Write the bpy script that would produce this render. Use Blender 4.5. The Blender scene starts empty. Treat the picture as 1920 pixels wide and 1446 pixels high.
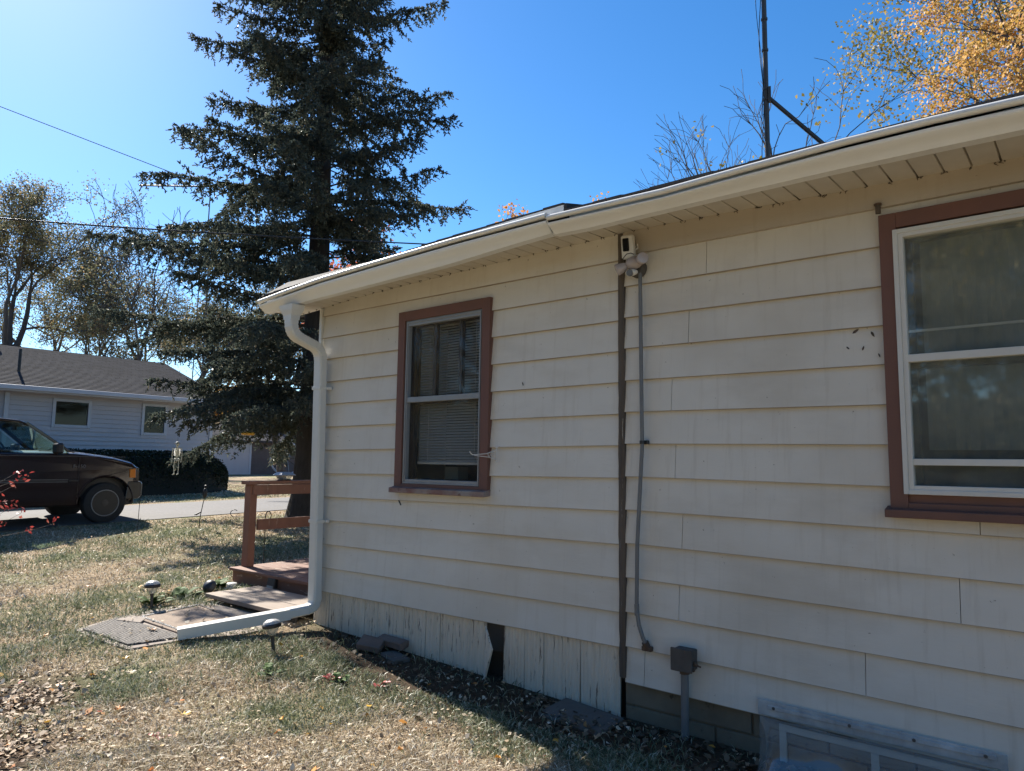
import bpy, math, random
import numpy as np
from mathutils import Vector, Matrix
R_ = math.radians
sc = bpy.context.scene
col = sc.collection
rng = np.random.default_rng(7)
random.seed(7)

# ------------------------------------------------------------------ camera, sky, sun, exposure
cd = bpy.data.cameras.new('camera')
cam = bpy.data.objects.new('camera', cd)
col.objects.link(cam)
sc.camera = cam
cd.sensor_width = 36.0
cd.lens = 36.0 * 1335.8 / 1920.0
cd.clip_start = 0.05
cd.clip_end = 3000
cp, yaw, roll = 0.1071016, 0.6819716, 0.0129248
fw = Vector((-math.sin(yaw) * math.cos(cp), math.cos(yaw) * math.cos(cp), math.sin(cp)))
rt0 = Vector((math.cos(yaw), math.sin(yaw), 0))
up0 = rt0.cross(fw)
rt = rt0 * math.cos(roll) + up0 * math.sin(roll)
up = -rt0 * math.sin(roll) + up0 * math.cos(roll)
M = Matrix((rt, up, -fw)).transposed().to_4x4()
M.translation = Vector((0, -3.912, 1.315))
cam.matrix_world = M

SUN_AZ, SUN_EL = R_(169.1), R_(38.0)
sd = Vector((math.cos(SUN_AZ) * math.cos(SUN_EL), math.sin(SUN_AZ) * math.cos(SUN_EL), math.sin(SUN_EL)))
w = bpy.data.worlds.new("World")
sc.world = w
w.use_nodes = True
wn = w.node_tree
sky = wn.nodes.new('ShaderNodeTexSky')
sky.sky_type = 'NISHITA'
sky.sun_disc = False
sky.sun_elevation = SUN_EL
sky.sun_rotation = math.atan2(sd.x, sd.y)
sky.altitude = 250
sky.air_density = 1.0
sky.dust_density = 0.25
sky.ozone_density = 4.5
bg = wn.nodes['Background']
bg.inputs['Strength'].default_value = 0.086
hs_ = wn.nodes.new('ShaderNodeHueSaturation')
hs_.inputs['Saturation'].default_value = 1.25
wn.links.new(sky.outputs['Color'], hs_.inputs['Color'])
wn.links.new(hs_.outputs['Color'], bg.inputs['Color'])

sl = bpy.data.lights.new('sun', 'SUN')
sl.energy = 5.0
sl.angle = R_(0.5)
sl.color = (1.0, 0.94, 0.84)
so = bpy.data.objects.new('sun', sl)
so.rotation_euler = sd.to_track_quat('Z', 'Y').to_euler()
so.location = (-20, 4, 20)
col.objects.link(so)

sc.view_settings.view_transform = 'Standard'
sc.view_settings.look = 'None'
sc.view_settings.exposure = 1.2
sc.view_settings.gamma = 1.0
sc.view_settings.use_curve_mapping = False
sc.cycles.max_bounces = 8
sc.cycles.transparent_max_bounces = 24

# ------------------------------------------------------------------ terrain height
KS = np.array([[-60, -.22], [3.4, -.225], [4.6, -.215], [6.4, -.115], [8.2, -.06], [10, .02], [12.3, .155], [14, .22],
               [17.5, .34], [21, .45], [35, .62], [60, 1.0], [400, 2.0]])


def G(x, y):
    s = -.63 * np.asarray(x, float) + .777 * (np.asarray(y, float) + 3.912)
    return np.interp(s, KS[:, 0], KS[:, 1])


def Gf(x, y):
    return float(G(x, y))


# ------------------------------------------------------------------ object helpers
def link(o, parent=None):
    col.objects.link(o)
    if parent is not None:
        o.parent = parent
    return o


def tag(o, label=None, cat=None, group=None, kind=None):
    if label: o['label'] = label
    if cat: o['category'] = cat
    if group: o['group'] = group
    if kind: o['kind'] = kind
    return o


def empty(name, label, cat, loc=(0, 0, 0), rz=0, group=None):
    o = bpy.data.objects.new(name, None)
    o.empty_display_size = 0.1
    o.location = loc
    o.rotation_euler = (0, 0, rz)
    link(o)
    return tag(o, label, cat, group)


def copy_tree(o, parent=None):
    c = o.copy()
    col.objects.link(c)
    c.parent = parent
    for ch in [k for k in bpy.data.objects if k.parent == o]:
        copy_tree(ch, c)
    return c


class MB:
    def __init__(s):
        s.v = []; s.f = []; s.m = []; s.mi = 0

    def add(s, vs, fs):
        b = len(s.v)
        s.v += [tuple(map(float, q)) for q in vs]
        s.f += [tuple(i + b for i in f) for f in fs]
        s.m += [s.mi] * len(fs)
        return s

    def hexa(s, p):  # p: 8 points, bottom ring 0-3 then top ring 4-7
        return s.add(p, [(3, 2, 1, 0), (4, 5, 6, 7), (0, 1, 5, 4), (1, 2, 6, 5), (2, 3, 7, 6), (3, 0, 4, 7)])

    def box(s, a, b):
        x0, y0, z0 = a; x1, y1, z1 = b
        return s.hexa([(x0, y0, z0), (x1, y0, z0), (x1, y1, z0), (x0, y1, z0), (x0, y0, z1), (x1, y0, z1), (x1, y1, z1), (x0, y1, z1)])

    def cbox(s, a, b, c=0.01):  # box with chamfered vertical and top edges
        x0, y0, z0 = a; x1, y1, z1 = b
        def ring(i, z):
            return [(x0 + i, y0 + 0, z), (x1 - i, y0 + 0, z), (x1 - 0, y0 + i, z), (x1 - 0, y1 - i, z), (x1 - i, y1, z), (x0 + i, y1, z), (x0, y1 - i, z), (x0, y0 + i, z)]
        def ring2(z):
            return [(x0 + c, y0 + c, z), (x1 - c, y0 + c, z), (x1 - c, y0 + c * 1.2, z), (x1 - c, y1 - c * 1.2, z), (x1 - c, y1 - c, z), (x0 + c, y1 - c, z), (x0 + c, y1 - c * 1.2, z), (x0 + c, y0 + c * 1.2, z)]
        rs = [ring2(z0), ring(c, z0 + c), ring(c, z1 - c), ring2(z1)]
        return s.loft(rs)

    def loft(s, rings, cap=True, closed=True):
        n = len(rings[0]); vs = [q for r in rings for q in r]; fs = []
        for i in range(len(rings) - 1):
            for j in range(n if closed else n - 1):
                k = (j + 1) % n
                fs.append((i * n + j, i * n + k, (i + 1) * n + k, (i + 1) * n + j))
        if cap and closed:
            fs.append(tuple(range(n - 1, -1, -1)))
            fs.append(tuple((len(rings) - 1) * n + j for j in range(n)))
        return s.add(vs, fs)

    def tube(s, pts, rad, n=8, cap=True):
        pts = [Vector(p) for p in pts]
        if not hasattr(rad, '__len__'): rad = [rad] * len(pts)
        rings = []; side = None
        for i, p in enumerate(pts):
            t = (pts[min(i + 1, len(pts) - 1)] - pts[max(i - 1, 0)])
            if t.length < 1e-9: t = Vector((0, 0, 1))
            t.normalize()
            if side is None:
                side = t.orthogonal().normalized()
            side = (side - t * side.dot(t))
            if side.length < 1e-6: side = t.orthogonal()
            side.normalize()
            o = t.cross(side)
            rings.append([p + (side * math.cos(a) + o * math.sin(a)) * rad[i] for a in [2 * math.pi * k / n for k in range(n)]])
        return s.loft(rings, cap)

    def bar(s, a, b, w_, h_, upv=(0, 0, 1)):
        a = Vector(a); b = Vector(b); t = (b - a).normalized()
        u_ = Vector(upv); sd_ = t.cross(u_)
        if sd_.length < 1e-5: sd_ = t.orthogonal()
        sd_.normalize(); u_ = sd_.cross(t).normalized()
        q = [sd_ * w_ / 2 - u_ * h_ / 2, sd_ * w_ / 2 + u_ * h_ / 2, -sd_ * w_ / 2 + u_ * h_ / 2, -sd_ * w_ / 2 - u_ * h_ / 2]
        return s.loft([[a + k for k in q], [b + k for k in q]])

    def lathe(s, c, prof, n=20, axis='z'):
        rings = []
        for r, h in prof:
            ring = []
            for k in range(n):
                a = 2 * math.pi * k / n
                q = (r * math.cos(a), r * math.sin(a), h)
                if axis == 'y': q = (q[0], q[2], q[1])
                if axis == 'x': q = (q[2], q[0], q[1])
                ring.append((c[0] + q[0], c[1] + q[1], c[2] + q[2]))
            rings.append(ring)
        return s.loft(rings)

    def prism(s, poly, off):  # polygon (3d points) extruded by vector off
        o = Vector(off); n = len(poly)
        return s.add([Vector(p) for p in poly] + [Vector(p) + o for p in poly],
                     [tuple(range(n - 1, -1, -1)), tuple(range(n, 2 * n))] + [(i, (i + 1) % n, n + (i + 1) % n, n + i) for i in range(n)])

    def build(s, name, mats, parent=None, smooth=False, bevel=0, seg=2):
        me = bpy.data.meshes.new(name)
        me.from_pydata(s.v, [], s.f)
        if not isinstance(mats, (list, tuple)): mats = [mats]
        for m in mats: me.materials.append(m)
        if len(mats) > 1: me.polygons.foreach_set('material_index', s.m)
        import bmesh
        bm = bmesh.new(); bm.from_mesh(me)
        bmesh.ops.recalc_face_normals(bm, faces=bm.faces)
        bm.to_mesh(me); bm.free()
        o = bpy.data.objects.new(name, me)
        link(o, parent)
        if smooth:
            me.polygons.foreach_set('use_smooth', [True] * len(me.polygons))
            try: me.set_sharp_from_angle(angle=R_(40))
            except Exception: pass
        if bevel:
            b = o.modifiers.new('bevel', 'BEVEL'); b.width = bevel; b.segments = seg; b.limit_method = 'ANGLE'; b.angle_limit = R_(35)
        return o


def np_mesh(name, V, k, mat, parent=None):  # V (N*k,3): N separate k-gons
    n = len(V) // k
    me = bpy.data.meshes.new(name)
    me.vertices.add(len(V)); me.vertices.foreach_set('co', np.ascontiguousarray(V, np.float32).ravel())
    me.loops.add(n * k); me.loops.foreach_set('vertex_index', np.arange(n * k, dtype=np.int32))
    me.polygons.add(n); me.polygons.foreach_set('loop_start', np.arange(0, n * k, k, dtype=np.int32))
    me.update(calc_edges=True)
    me.materials.append(mat)
    o = bpy.data.objects.new(name, me)
    return link(o, parent)


# ------------------------------------------------------------------ materials
def newmat(name):
    m = bpy.data.materials.new(name); m.use_nodes = True
    nt = m.node_tree
    return m, nt, nt.nodes['Principled BSDF']


def ramp(nt, fac, stops, interp='LINEAR'):
    r = nt.nodes.new('ShaderNodeValToRGB')
    r.color_ramp.interpolation = interp
    el = r.color_ramp.elements
    while len(el) < len(stops): el.new(0.5)
    for e, (p, c) in zip(el, stops):
        e.position = p
        e.color = (c[0], c[1], c[2], 1) if hasattr(c, '__len__') else (c, c, c, 1)
    nt.links.new(fac, r.inputs[0])
    return r.outputs[0]


def noise(nt, scale, detail=4, rough=.55, vec=None, out='Fac', dist=0.0):
    n = nt.nodes.new('ShaderNodeTexNoise')
    n.inputs['Scale'].default_value = scale; n.inputs['Detail'].default_value = detail
    n.inputs['Roughness'].default_value = rough; n.inputs['Distortion'].default_value = dist
    if vec is not None: nt.links.new(vec, n.inputs['Vector'])
    return n.outputs[out]


def coords(nt, scale=(1, 1, 1), kind='Object'):
    if kind == 'World':
        g = nt.nodes.new('ShaderNodeNewGeometry'); o = g.outputs['Position']
    else:
        t = nt.nodes.new('ShaderNodeTexCoord'); o = t.outputs[kind]
    mp = nt.nodes.new('ShaderNodeMapping'); mp.inputs['Scale'].default_value = scale
    nt.links.new(o, mp.inputs['Vector'])
    return mp.outputs[0]


def mix(nt, fac, a, b, mode='MIX'):
    m = nt.nodes.new('ShaderNodeMix'); m.data_type = 'RGBA'; m.blend_type = mode
    for v, i in ((fac, 0), (a, 6), (b, 7)):
        if isinstance(v, bpy.types.NodeSocket): nt.links.new(v, m.inputs[i])
        elif i == 0: m.inputs[0].default_value = v
        else: m.inputs[i].default_value = (v[0], v[1], v[2], 1)
    return m.outputs[2]


def bump(nt, b, h, strength=.3, dist=.01):
    n = nt.nodes.new('ShaderNodeBump'); n.inputs['Strength'].default_value = strength; n.inputs['Distance'].default_value = dist
    nt.links.new(h, n.inputs['Height']); nt.links.new(n.outputs[0], b.inputs['Normal'])


def mat(name, c1, c2=None, scale=6, rough=.7, bs=.15, bd=.004, metal=0, stretch=(1, 1, 1), spot=None, spot_scale=20, spot_at=.62, spec=.5, detail=5):
    m, nt, b = newmat(name)
    v = coords(nt, stretch)
    b.inputs['Roughness'].default_value = rough; b.inputs['Metallic'].default_value = metal
    b.inputs['Specular IOR Level'].default_value = spec
    if c2 is None: c2 = tuple(x * .85 for x in c1)
    n = noise(nt, scale, detail, .6, v)
    c = ramp(nt, n, [(.3, c1), (.72, c2)])
    if spot is not None:
        n2 = noise(nt, spot_scale, 6, .7, v)
        c = mix(nt, ramp(nt, n2, [(spot_at, 0.), (spot_at + .06, 1.)]), c, spot)
    nt.links.new(c, b.inputs['Base Color'])
    if bs: bump(nt, b, noise(nt, scale * 4, 5, .6, v), bs, bd)
    return m


def glass_mat(name, tint=(.8, .84, .84), gloss=1.0, rough=.0, haze=0.0, ior=1.52, dirt=(.5, .5, .48)):
    m = bpy.data.materials.new(name); m.use_nodes = True; nt = m.node_tree
    nt.nodes.remove(nt.nodes['Principled BSDF'])
    out = nt.nodes['Material Output']
    tr = nt.nodes.new('ShaderNodeBsdfTransparent'); tr.inputs[0].default_value = (*tint, 1)
    gl = nt.nodes.new('ShaderNodeBsdfGlossy'); gl.inputs['Roughness'].default_value = rough
    fr = nt.nodes.new('ShaderNodeLayerWeight'); fr.inputs['Blend'].default_value = .5
    pw = nt.nodes.new('ShaderNodeMath'); pw.operation = 'POWER'; pw.inputs[1].default_value = 5
    nt.links.new(fr.outputs['Facing'], pw.inputs[0])
    ad = nt.nodes.new('ShaderNodeMath'); ad.operation = 'MULTIPLY_ADD'; ad.inputs[1].default_value = .95; ad.inputs[2].default_value = .045
    nt.links.new(pw.outputs[0], ad.inputs[0])
    ml = nt.nodes.new('ShaderNodeMath'); ml.operation = 'MULTIPLY'; ml.inputs[1].default_value = gloss; ml.use_clamp = True
    nt.links.new(ad.outputs[0], ml.inputs[0])
    mx = nt.nodes.new('ShaderNodeMixShader')
    nt.links.new(ml.outputs[0], mx.inputs[0]); nt.links.new(tr.outputs[0], mx.inputs[1]); nt.links.new(gl.outputs[0], mx.inputs[2])
    last = mx.outputs[0]
    if haze:
        df = nt.nodes.new('ShaderNodeBsdfDiffuse'); df.inputs[0].default_value = (*dirt, 1)
        m2 = nt.nodes.new('ShaderNodeMixShader')
        nz = noise(nt, 5, 5, .65, coords(nt))
        f = ramp(nt, nz, [(.3, haze * .5), (.75, haze * 1.5)])
        nt.links.new(f, m2.inputs[0]); nt.links.new(last, m2.inputs[1]); nt.links.new(df.outputs[0], m2.inputs[2])
        last = m2.outputs[0]
    nt.links.new(last, out.inputs[0])
    return m


def island_mat(name, stops, rough=.7, trans=0.0, patch=None, spec=.3, patch_scale=.6):
    """leaf / blade colours, one random colour per leaf"""
    m, nt, b = newmat(name)
    g = nt.nodes.new('ShaderNodeNewGeometry')
    c = ramp(nt, g.outputs['Random Per Island'], stops)
    if patch is not None:
        nz = noise(nt, patch_scale, 3, .5, g.outputs['Position'])
        c = mix(nt, ramp(nt, nz, [(.4, 0.), (.62, 1.)]), c, mix(nt, .7, c, patch))
    nt.links.new(c, b.inputs['Base Color'])
    b.inputs['Roughness'].default_value = rough
    b.inputs['Specular IOR Level'].default_value = spec
    if trans:
        t = nt.nodes.new('ShaderNodeBsdfTranslucent'); nt.links.new(c, t.inputs['Color'])
        mx = nt.nodes.new('ShaderNodeMixShader'); mx.inputs[0].default_value = trans
        nt.links.new(b.outputs[0], mx.inputs[1]); nt.links.new(t.outputs[0], mx.inputs[2])
        nt.links.new(mx.outputs[0], nt.nodes['Material Output'].inputs[0])
    return m


def siding_mat(name, base, dirt, speck):
    m, nt, b = newmat(name)
    v = coords(nt)
    n = noise(nt, 1.3, 5, .6, v)
    c = ramp(nt, n, [(.3, base), (.75, tuple(x * .93 for x in base))])
    n1 = noise(nt, 3.0, 6, .62, coords(nt, (.35, 1, 1)))
    c = mix(nt, ramp(nt, n1, [(.50, 0.), (.78, .75)]), c, dirt)
    n4 = noise(nt, .8, 4, .6, v)
    c = mix(nt, ramp(nt, n4, [(.48, 0.), (.70, .6)]), c, dirt)
    n3 = noise(nt, 2.2, 5, .65, coords(nt, (9, 1, .7)))
    c = mix(nt, ramp(nt, n3, [(.54, 0.), (.76, .6)]), c, dirt)
    n2 = noise(nt, 34, 3, .6, v)
    c = mix(nt, ramp(nt, n2, [(.715, 0.), (.755, .8)]), c, speck)
    nt.links.new(c, b.inputs['Base Color'])
    b.inputs['Roughness'].default_value = .55
    bump(nt, b, mix(nt, .35, noise(nt, 60, 4, .6, coords(nt, (.25, 1, 1))), noise(nt, 2.5, 2, .5, coords(nt, (.5, 1, 1)))), .25, .006)
    return m


CREAM = (.675, .63, .55)
m_side = siding_mat('cream_painted_siding', CREAM, (.53, .47, .38), (.2, .16, .11))
m_side_r = siding_mat('cream_painted_siding_old', (.665, .615, .53), (.49, .43, .345), (.2, .16, .11))
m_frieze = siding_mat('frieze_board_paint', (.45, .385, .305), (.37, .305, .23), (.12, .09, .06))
m_butt = mat('lap_shadow_edge', (.27, .22, .16), (.42, .355, .275), 9, .9, .2, stretch=(.4, 1, 1))  # dark brown that puts the lap shadow line into the board underside colour
m_sheath = mat('dark_sheathing', (.05, .04, .03))
m_soffit = mat('soffit_vinyl', (.60, .55, .47), (.52, .465, .385), 5, .5, .05, spot=(.25, .2, .14), spot_scale=30, spot_at=.7)
m_white = mat('white_metal', (.64, .625, .58), (.59, .575, .53), 3, .35, .02)
m_gut = mat('cream_gutter_metal', (.77, .755, .715), (.73, .71, .665), 2.5, .35, .02)
m_gutl = mat('pale_gutter_metal', (.76, .755, .725), (.73, .72, .685), 2.5, .35, .02)
m_shingle = mat('dark_shingles', (.028, .027, .027), (.05, .045, .045), 30, .9, .5)
m_dirtgroove = mat('groove_grime', (.06, .045, .03), (.10, .08, .06), 20, .9, 0)
m_casing = mat('maroon_window_casing', (.165, .072, .050), (.125, .060, .044), 4, .65, .1, stretch=(1, 1, .3), spot=(.30, .25, .21), spot_scale=26, spot_at=.7)
m_sillworn = mat('peeling_sill_paint', (.30, .27, .24), (.19, .08, .06), 6, .8, .3, spot=(.12, .06, .05), spot_scale=14, spot_at=.58)
m_alum = mat('grey_aluminium', (.30, .30, .30), (.25, .25, .25), 5, .4, .03, metal=.3)
m_stormw = mat('white_storm_frame', (.62, .60, .55), (.55, .53, .48), 5, .45, .04, spot=(.2, .17, .13), spot_scale=40, spot_at=.72)
m_sash = mat('brown_sash', (.035, .02, .017), (.025, .016, .013), 5, .5, .05)
m_blind = mat('blind_slats', (.36, .345, .325), (.31, .295, .28), 8, .5, .0)
m_curtain = mat('grey_curtain', (.20, .21, .185), (.18, .19, .165), 3, .9, .0, stretch=(1.5, 1, .6))
m_room = mat('dark_room', (.05, .045, .04), (.04, .035, .03), 2, .9, 0)
m_glass = glass_mat('window_glass', (.96, .97, .96), .45, 0.03, .02)
m_glass2 = glass_mat('dusty_window_glass', (.94, .96, .95), 2.8, .035, .13, dirt=(.42, .45, .41))
m_nglass = glass_mat('neighbour_glass', (.5, .5, .48), .45, .05, .04, dirt=(.25, .2, .12))
m_block = mat('foundation_block', (.20, .17, .12), (.145, .12, .082), 5, .9, .5, .006, spot=(.08, .07, .05), spot_scale=9, spot_at=.6)
m_skirt = mat('weathered_white_skirting', (.66, .585, .47), (.56, .48, .37), 6, .8, .4, .006, stretch=(5, 1, .5), spot=(.16, .13, .10), spot_scale=9, spot_at=.58)
m_trimold = mat('bare_weathered_trim', (.12, .093, .07), (.07, .055, .042), 12, .85, .5, .006, stretch=(2, 1, .12), spot=(.55, .5, .43), spot_scale=26, spot_at=.635)
m_conduit = mat('grey_conduit', (.16, .16, .158), (.13, .13, .128), 8, .5, .05)
m_jbox = mat('rusty_dark_box', (.09, .08, .07), (.06, .05, .042), 12, .7, .3, spot=(.15, .08, .04), spot_scale=20)
m_rust = mat('rusty_metal', (.07, .05, .04), (.12, .07, .04), 18, .8, .3)
m_plastic_w = mat('white_plastic', (.66, .64, .60), (.6, .58, .54), 5, .4, .0)
m_plastic_b = mat('black_plastic', (.018, .018, .02), (.025, .025, .027), 5, .4, .0)
m_lensdark = mat('black_lens', (.008, .008, .01), (.01, .01, .01), 5, .08, 0)
m_flood = mat('clouded_lamp_glass', (.46, .40, .385), (.36, .31, .30), 8, .25, .05)
m_black = mat('black_iron', (.015, .015, .016), (.03, .03, .03), 9, .5, .1)
m_mast = mat('galvanised_mast', (.085, .075, .068), (.06, .052, .046), 9, .5, .1, metal=.4, stretch=(1, 1, .2))
m_deck = mat('red_stained_lumber', (.25, .115, .072), (.17, .08, .052), 7, .75, .35, .004, stretch=(1, 1, .2), spot=(.40, .29, .21), spot_scale=15, spot_at=.62)
m_deckh = mat('red_stained_boards', (.22, .105, .068), (.15, .075, .05), 7, .75, .35, .004, stretch=(.25, 1, 1), spot=(.36, .27, .2), spot_scale=15, spot_at=.6)
m_step = mat('worn_step_lumber', (.30, .24, .19), (.22, .165, .125), 6, .8, .4, .004, stretch=(.3, 2, 1))
m_conc = mat('path_concrete', (.30, .25, .205), (.22, .18, .15), 3, .9, .4, .005, spot=(.22, .18, .14), spot_scale=24, spot_at=.66)
m_brick = mat('old_brick', (.20, .14, .11), (.14, .10, .08), 12, .9, .5, .006)
m_pave = mat('dark_paver', (.13, .115, .10), (.09, .08, .07), 9, .95, .5, .006)
m_hsid = mat('lavender_grey_siding', (.53, .515, .54), (.49, .475, .50), 2, .55, .03)
m_htrim = mat('pale_house_trim', (.55, .56, .60), (.5, .51, .55), 3, .5, .02)
m_trunk = mat('bark', (.07, .058, .05), (.042, .035, .03), 7, .95, .8, .03, stretch=(3, 3, .5))
m_trunkd = mat('dark_bark', (.095, .08, .07), (.06, .05, .043), 7, .95, .8, .02, stretch=(3, 3, .5))
m_bone = mat('bone_plastic', (.62, .60, .50), (.5, .48, .38), 12, .6, .1)
m_lampglass = glass_mat('ribbed_lamp_glass', (.85, .86, .84), 1.5, .12, .35, dirt=(.7, .68, .62))
m_amber = mat('amber_glass', (.75, .42, .06), (.6, .3, .04), 6, .2, 0)
m_green = mat('plant_leaf_green', (.075, .13, .035), (.05, .09, .02), 8, .7, 0, spec=.15)

# ------------------------------------------------------------------ ground
def ground_mat():
    m, nt, b = newmat('lawn_soil')
    g = nt.nodes.new('ShaderNodeNewGeometry'); P = g.outputs['Position']
    n1 = noise(nt, .9, 6, .62, P); n2 = noise(nt, 28, 6, .75, P); n3 = noise(nt, .35, 3, .5, P)
    tan = ramp(nt, n2, [(.25, (.16, .115, .07)), (.45, (.34, .25, .16)), (.62, (.48, .38, .26)), (.8, (.64, .54, .40))])
    grn = ramp(nt, n2, [(.25, (.06, .075, .03)), (.5, (.16, .18, .085)), (.75, (.32, .32, .19))])
    c = mix(nt, ramp(nt, n1, [(.46, 0.), (.6, .85)]), tan, grn)
    # bare soil strip along the wall
    sp = nt.nodes.new('ShaderNodeSeparateXYZ'); nt.links.new(P, sp.inputs[0])
    def mr(sock, a, b_, lo=0., hi=1.):
        q = nt.nodes.new('ShaderNodeMapRange'); q.inputs[1].default_value = a; q.inputs[2].default_value = b_
        q.inputs[3].default_value = lo; q.inputs[4].default_value = hi; nt.links.new(sock, q.inputs[0]); return q.outputs[0]
    def mul(a, b_):
        q = nt.nodes.new('ShaderNodeMath'); q.operation = 'MULTIPLY'; nt.links.new(a, q.inputs[0]); nt.links.new(b_, q.inputs[1]); return q.outputs[0]
    soil = ramp(nt, n2, [(.3, (.045, .032, .02)), (.55, (.085, .06, .04)), (.8, (.17, .12, .08))])
    strip = mul(mr(sp.outputs['Y'], -1.0, -.5), mr(sp.outputs['X'], -5.6, -5.0))
    c = mix(nt, strip, c, soil)
    # mulch bed by the near left
    vd = nt.nodes.new('ShaderNodeVectorMath'); vd.operation = 'DISTANCE'; nt.links.new(P, vd.inputs[0]); vd.inputs[1].default_value = (-5.35, -2.25, -.2)
    c = mix(nt, mr(vd.outputs['Value'], .60, .2), c, soil)
    vd2 = nt.nodes.new('ShaderNodeVectorMath'); vd2.operation = 'DISTANCE'; nt.links.new(P, vd2.inputs[0]); vd2.inputs[1].default_value = (-4.45, -2.60, -.2)
    c = mix(nt, mr(vd2.outputs['Value'], .50, .2), c, soil)
    nt.links.new(c, b.inputs['Base Color']); b.inputs['Roughness'].default_value = .95; b.inputs['Specular IOR Level'].default_value = .1
    bump(nt, b, noise(nt, 40, 6, .75, P), .8, .03)
    return m


def grid_sheet(name, xs, ys, zoff, m, jit=0.0):
    mb = MB(); nx, ny = len(xs), len(ys)
    vs = []
    for x in xs:
        for y in ys:
            vs.append((x, y, Gf(x, y) + zoff))
    fs = [(i * ny + j, (i + 1) * ny + j, (i + 1) * ny + j + 1, i * ny + j + 1) for i in range(nx - 1) for j in range(ny - 1)]
    mb.add(vs, fs)
    return mb.build(name, m)


xs = np.unique(np.concatenate([np.linspace(-600, -60, 10), np.linspace(-60, -16, 23), np.linspace(-16, 6, 89), np.linspace(6, 300, 12)]))
ys = np.unique(np.concatenate([np.linspace(-300, -30, 10), np.linspace(-30, -6, 13), np.linspace(-6, 8, 57), np.linspace(8, 60, 27), np.linspace(60, 600, 10)]))
tag(grid_sheet('ground', xs, ys, 0, ground_mat()), kind='structure')


def drive_mat():
    m, nt, b = newmat('driveway_concrete')
    g = nt.nodes.new('ShaderNodeNewGeometry'); P = g.outputs['Position']
    n = noise(nt, 22, 6, .75, P); n1 = noise(nt, 1.2, 4, .6, P)
    c = ramp(nt, n, [(.3, (.105, .098, .094)), (.7, (.18, .17, .163))])
    c = mix(nt, ramp(nt, n1, [(.5, 0.), (.75, .5)]), c, (.10, .094, .09))
    nt.links.new(c, b.inputs['Base Color']); b.inputs['Roughness'].default_value = .9
    bump(nt, b, n, .4, .01)
    return m


dv = MB()
yy = np.linspace(-30, 30, 61)
vs = []
for y in yy:
    e0 = -13.55 + .09 * y * (1 if y < 8 else 8 / y) + .04 * math.sin(y * .9); e1 = e0 - 3.1 + .06 * min(y, 8)
    for t in np.linspace(0, 1, 6):
        x = e0 + (e1 - e0) * t; vs.append((x, y, Gf(x, y) + .012))
dv.add(vs, [(i * 6 + j, i * 6 + j + 1, (i + 1) * 6 + j + 1, (i + 1) * 6 + j) for i in range(60) for j in range(5)])
tag(dv.build('driveway', drive_mat()), kind='structure')

# ------------------------------------------------------------------ the house
house = empty('house', 'low cream-sided house with brown window casings and white gutters, filling the right', 'house', (-5.42, 0, -.12))
HP = Matrix.Translation((5.42, 0, .12))


def hpart(mb, name, m, parent=house, **k):
    mb.v = [(q[0] + 5.42, q[1], q[2] + .12) for q in mb.v] if parent is house or parent.parent is house or (parent.parent and parent.parent.parent is house) else mb.v
    return mb.build(name, m, parent, **k)


ZL = [.174, .377, .578, .785, .988, 1.193, 1.4, 1.607, 1.812, 2.014, 2.223, 2.421, 2.625]
ZS = [.202, .408, .611, .817, 1.021, 1.225, 1.428, 1.626, 1.827, 2.026, 2.225, 2.425, 2.619]
RS = [.005, .214, .418, .623, .829, 1.032, 1.236, 1.438, 1.637, 1.836, 2.04, 2.239, 2.441, 2.645]
RW = [-.01, .199, .404, .606, .812, 1.016, 1.22, 1.425, 1.624, 1.826, 2.024, 2.225, 2.431, 2.632]
RR = [-.014, .195, .4, .603, .807, 1.010, 1.214, 1.417, 1.618, 1.82, 2.02, 2.222, 2.428, 2.630]
SOFX = [-6, -5.423, -4.728, -4.074, -3.191, -2.302, -1.997, -1.458, -.943, -.526, -.163, 6]
SOFZ = [2.68, 2.709, 2.752, 2.768, 2.786, 2.797, 2.794, 2.776, 2.760, 2.749, 2.741, 2.739]
sofz = lambda x: float(np.interp(x, SOFX, SOFZ))
WIN1 = (-4.367, -3.375, 1.075, 2.525)     # casing outer x0,x1,z0,z1
WIN2 = (-.775, .62, 1.085, 2.585)


def board(mb, x0, x1, zb, zt, cb, ct, hole=None):
    """one lap-siding piece; zb/zt functions of x give piece edges, cb/ct functions give the course edges (for the wedge)"""
    cols = [x0] + [q for q in (-.79, -.27) if x0 + .02 < q < x1 - .02] + [x1]
    rings = []
    for x in cols:
        b, t, B, T = zb(x), zt(x), cb(x), ct(x)
        ya = .020 * (b - B) / (T - B); yb = .020 * (t - B) / (T - B)
        rings.append([(x, ya, b), (x, yb, t), (x, .032, t), (x, .032, b)])
    mb.loft(rings)
    mb.mi = 1   # butt edge below each board, darkened to paint in the lap shadow
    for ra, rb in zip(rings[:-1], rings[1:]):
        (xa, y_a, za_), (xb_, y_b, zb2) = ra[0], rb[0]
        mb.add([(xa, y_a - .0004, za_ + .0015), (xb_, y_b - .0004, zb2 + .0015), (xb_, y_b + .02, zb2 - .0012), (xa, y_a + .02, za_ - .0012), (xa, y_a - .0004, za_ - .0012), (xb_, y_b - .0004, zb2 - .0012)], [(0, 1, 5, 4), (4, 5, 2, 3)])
    mb.mi = 0


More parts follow.
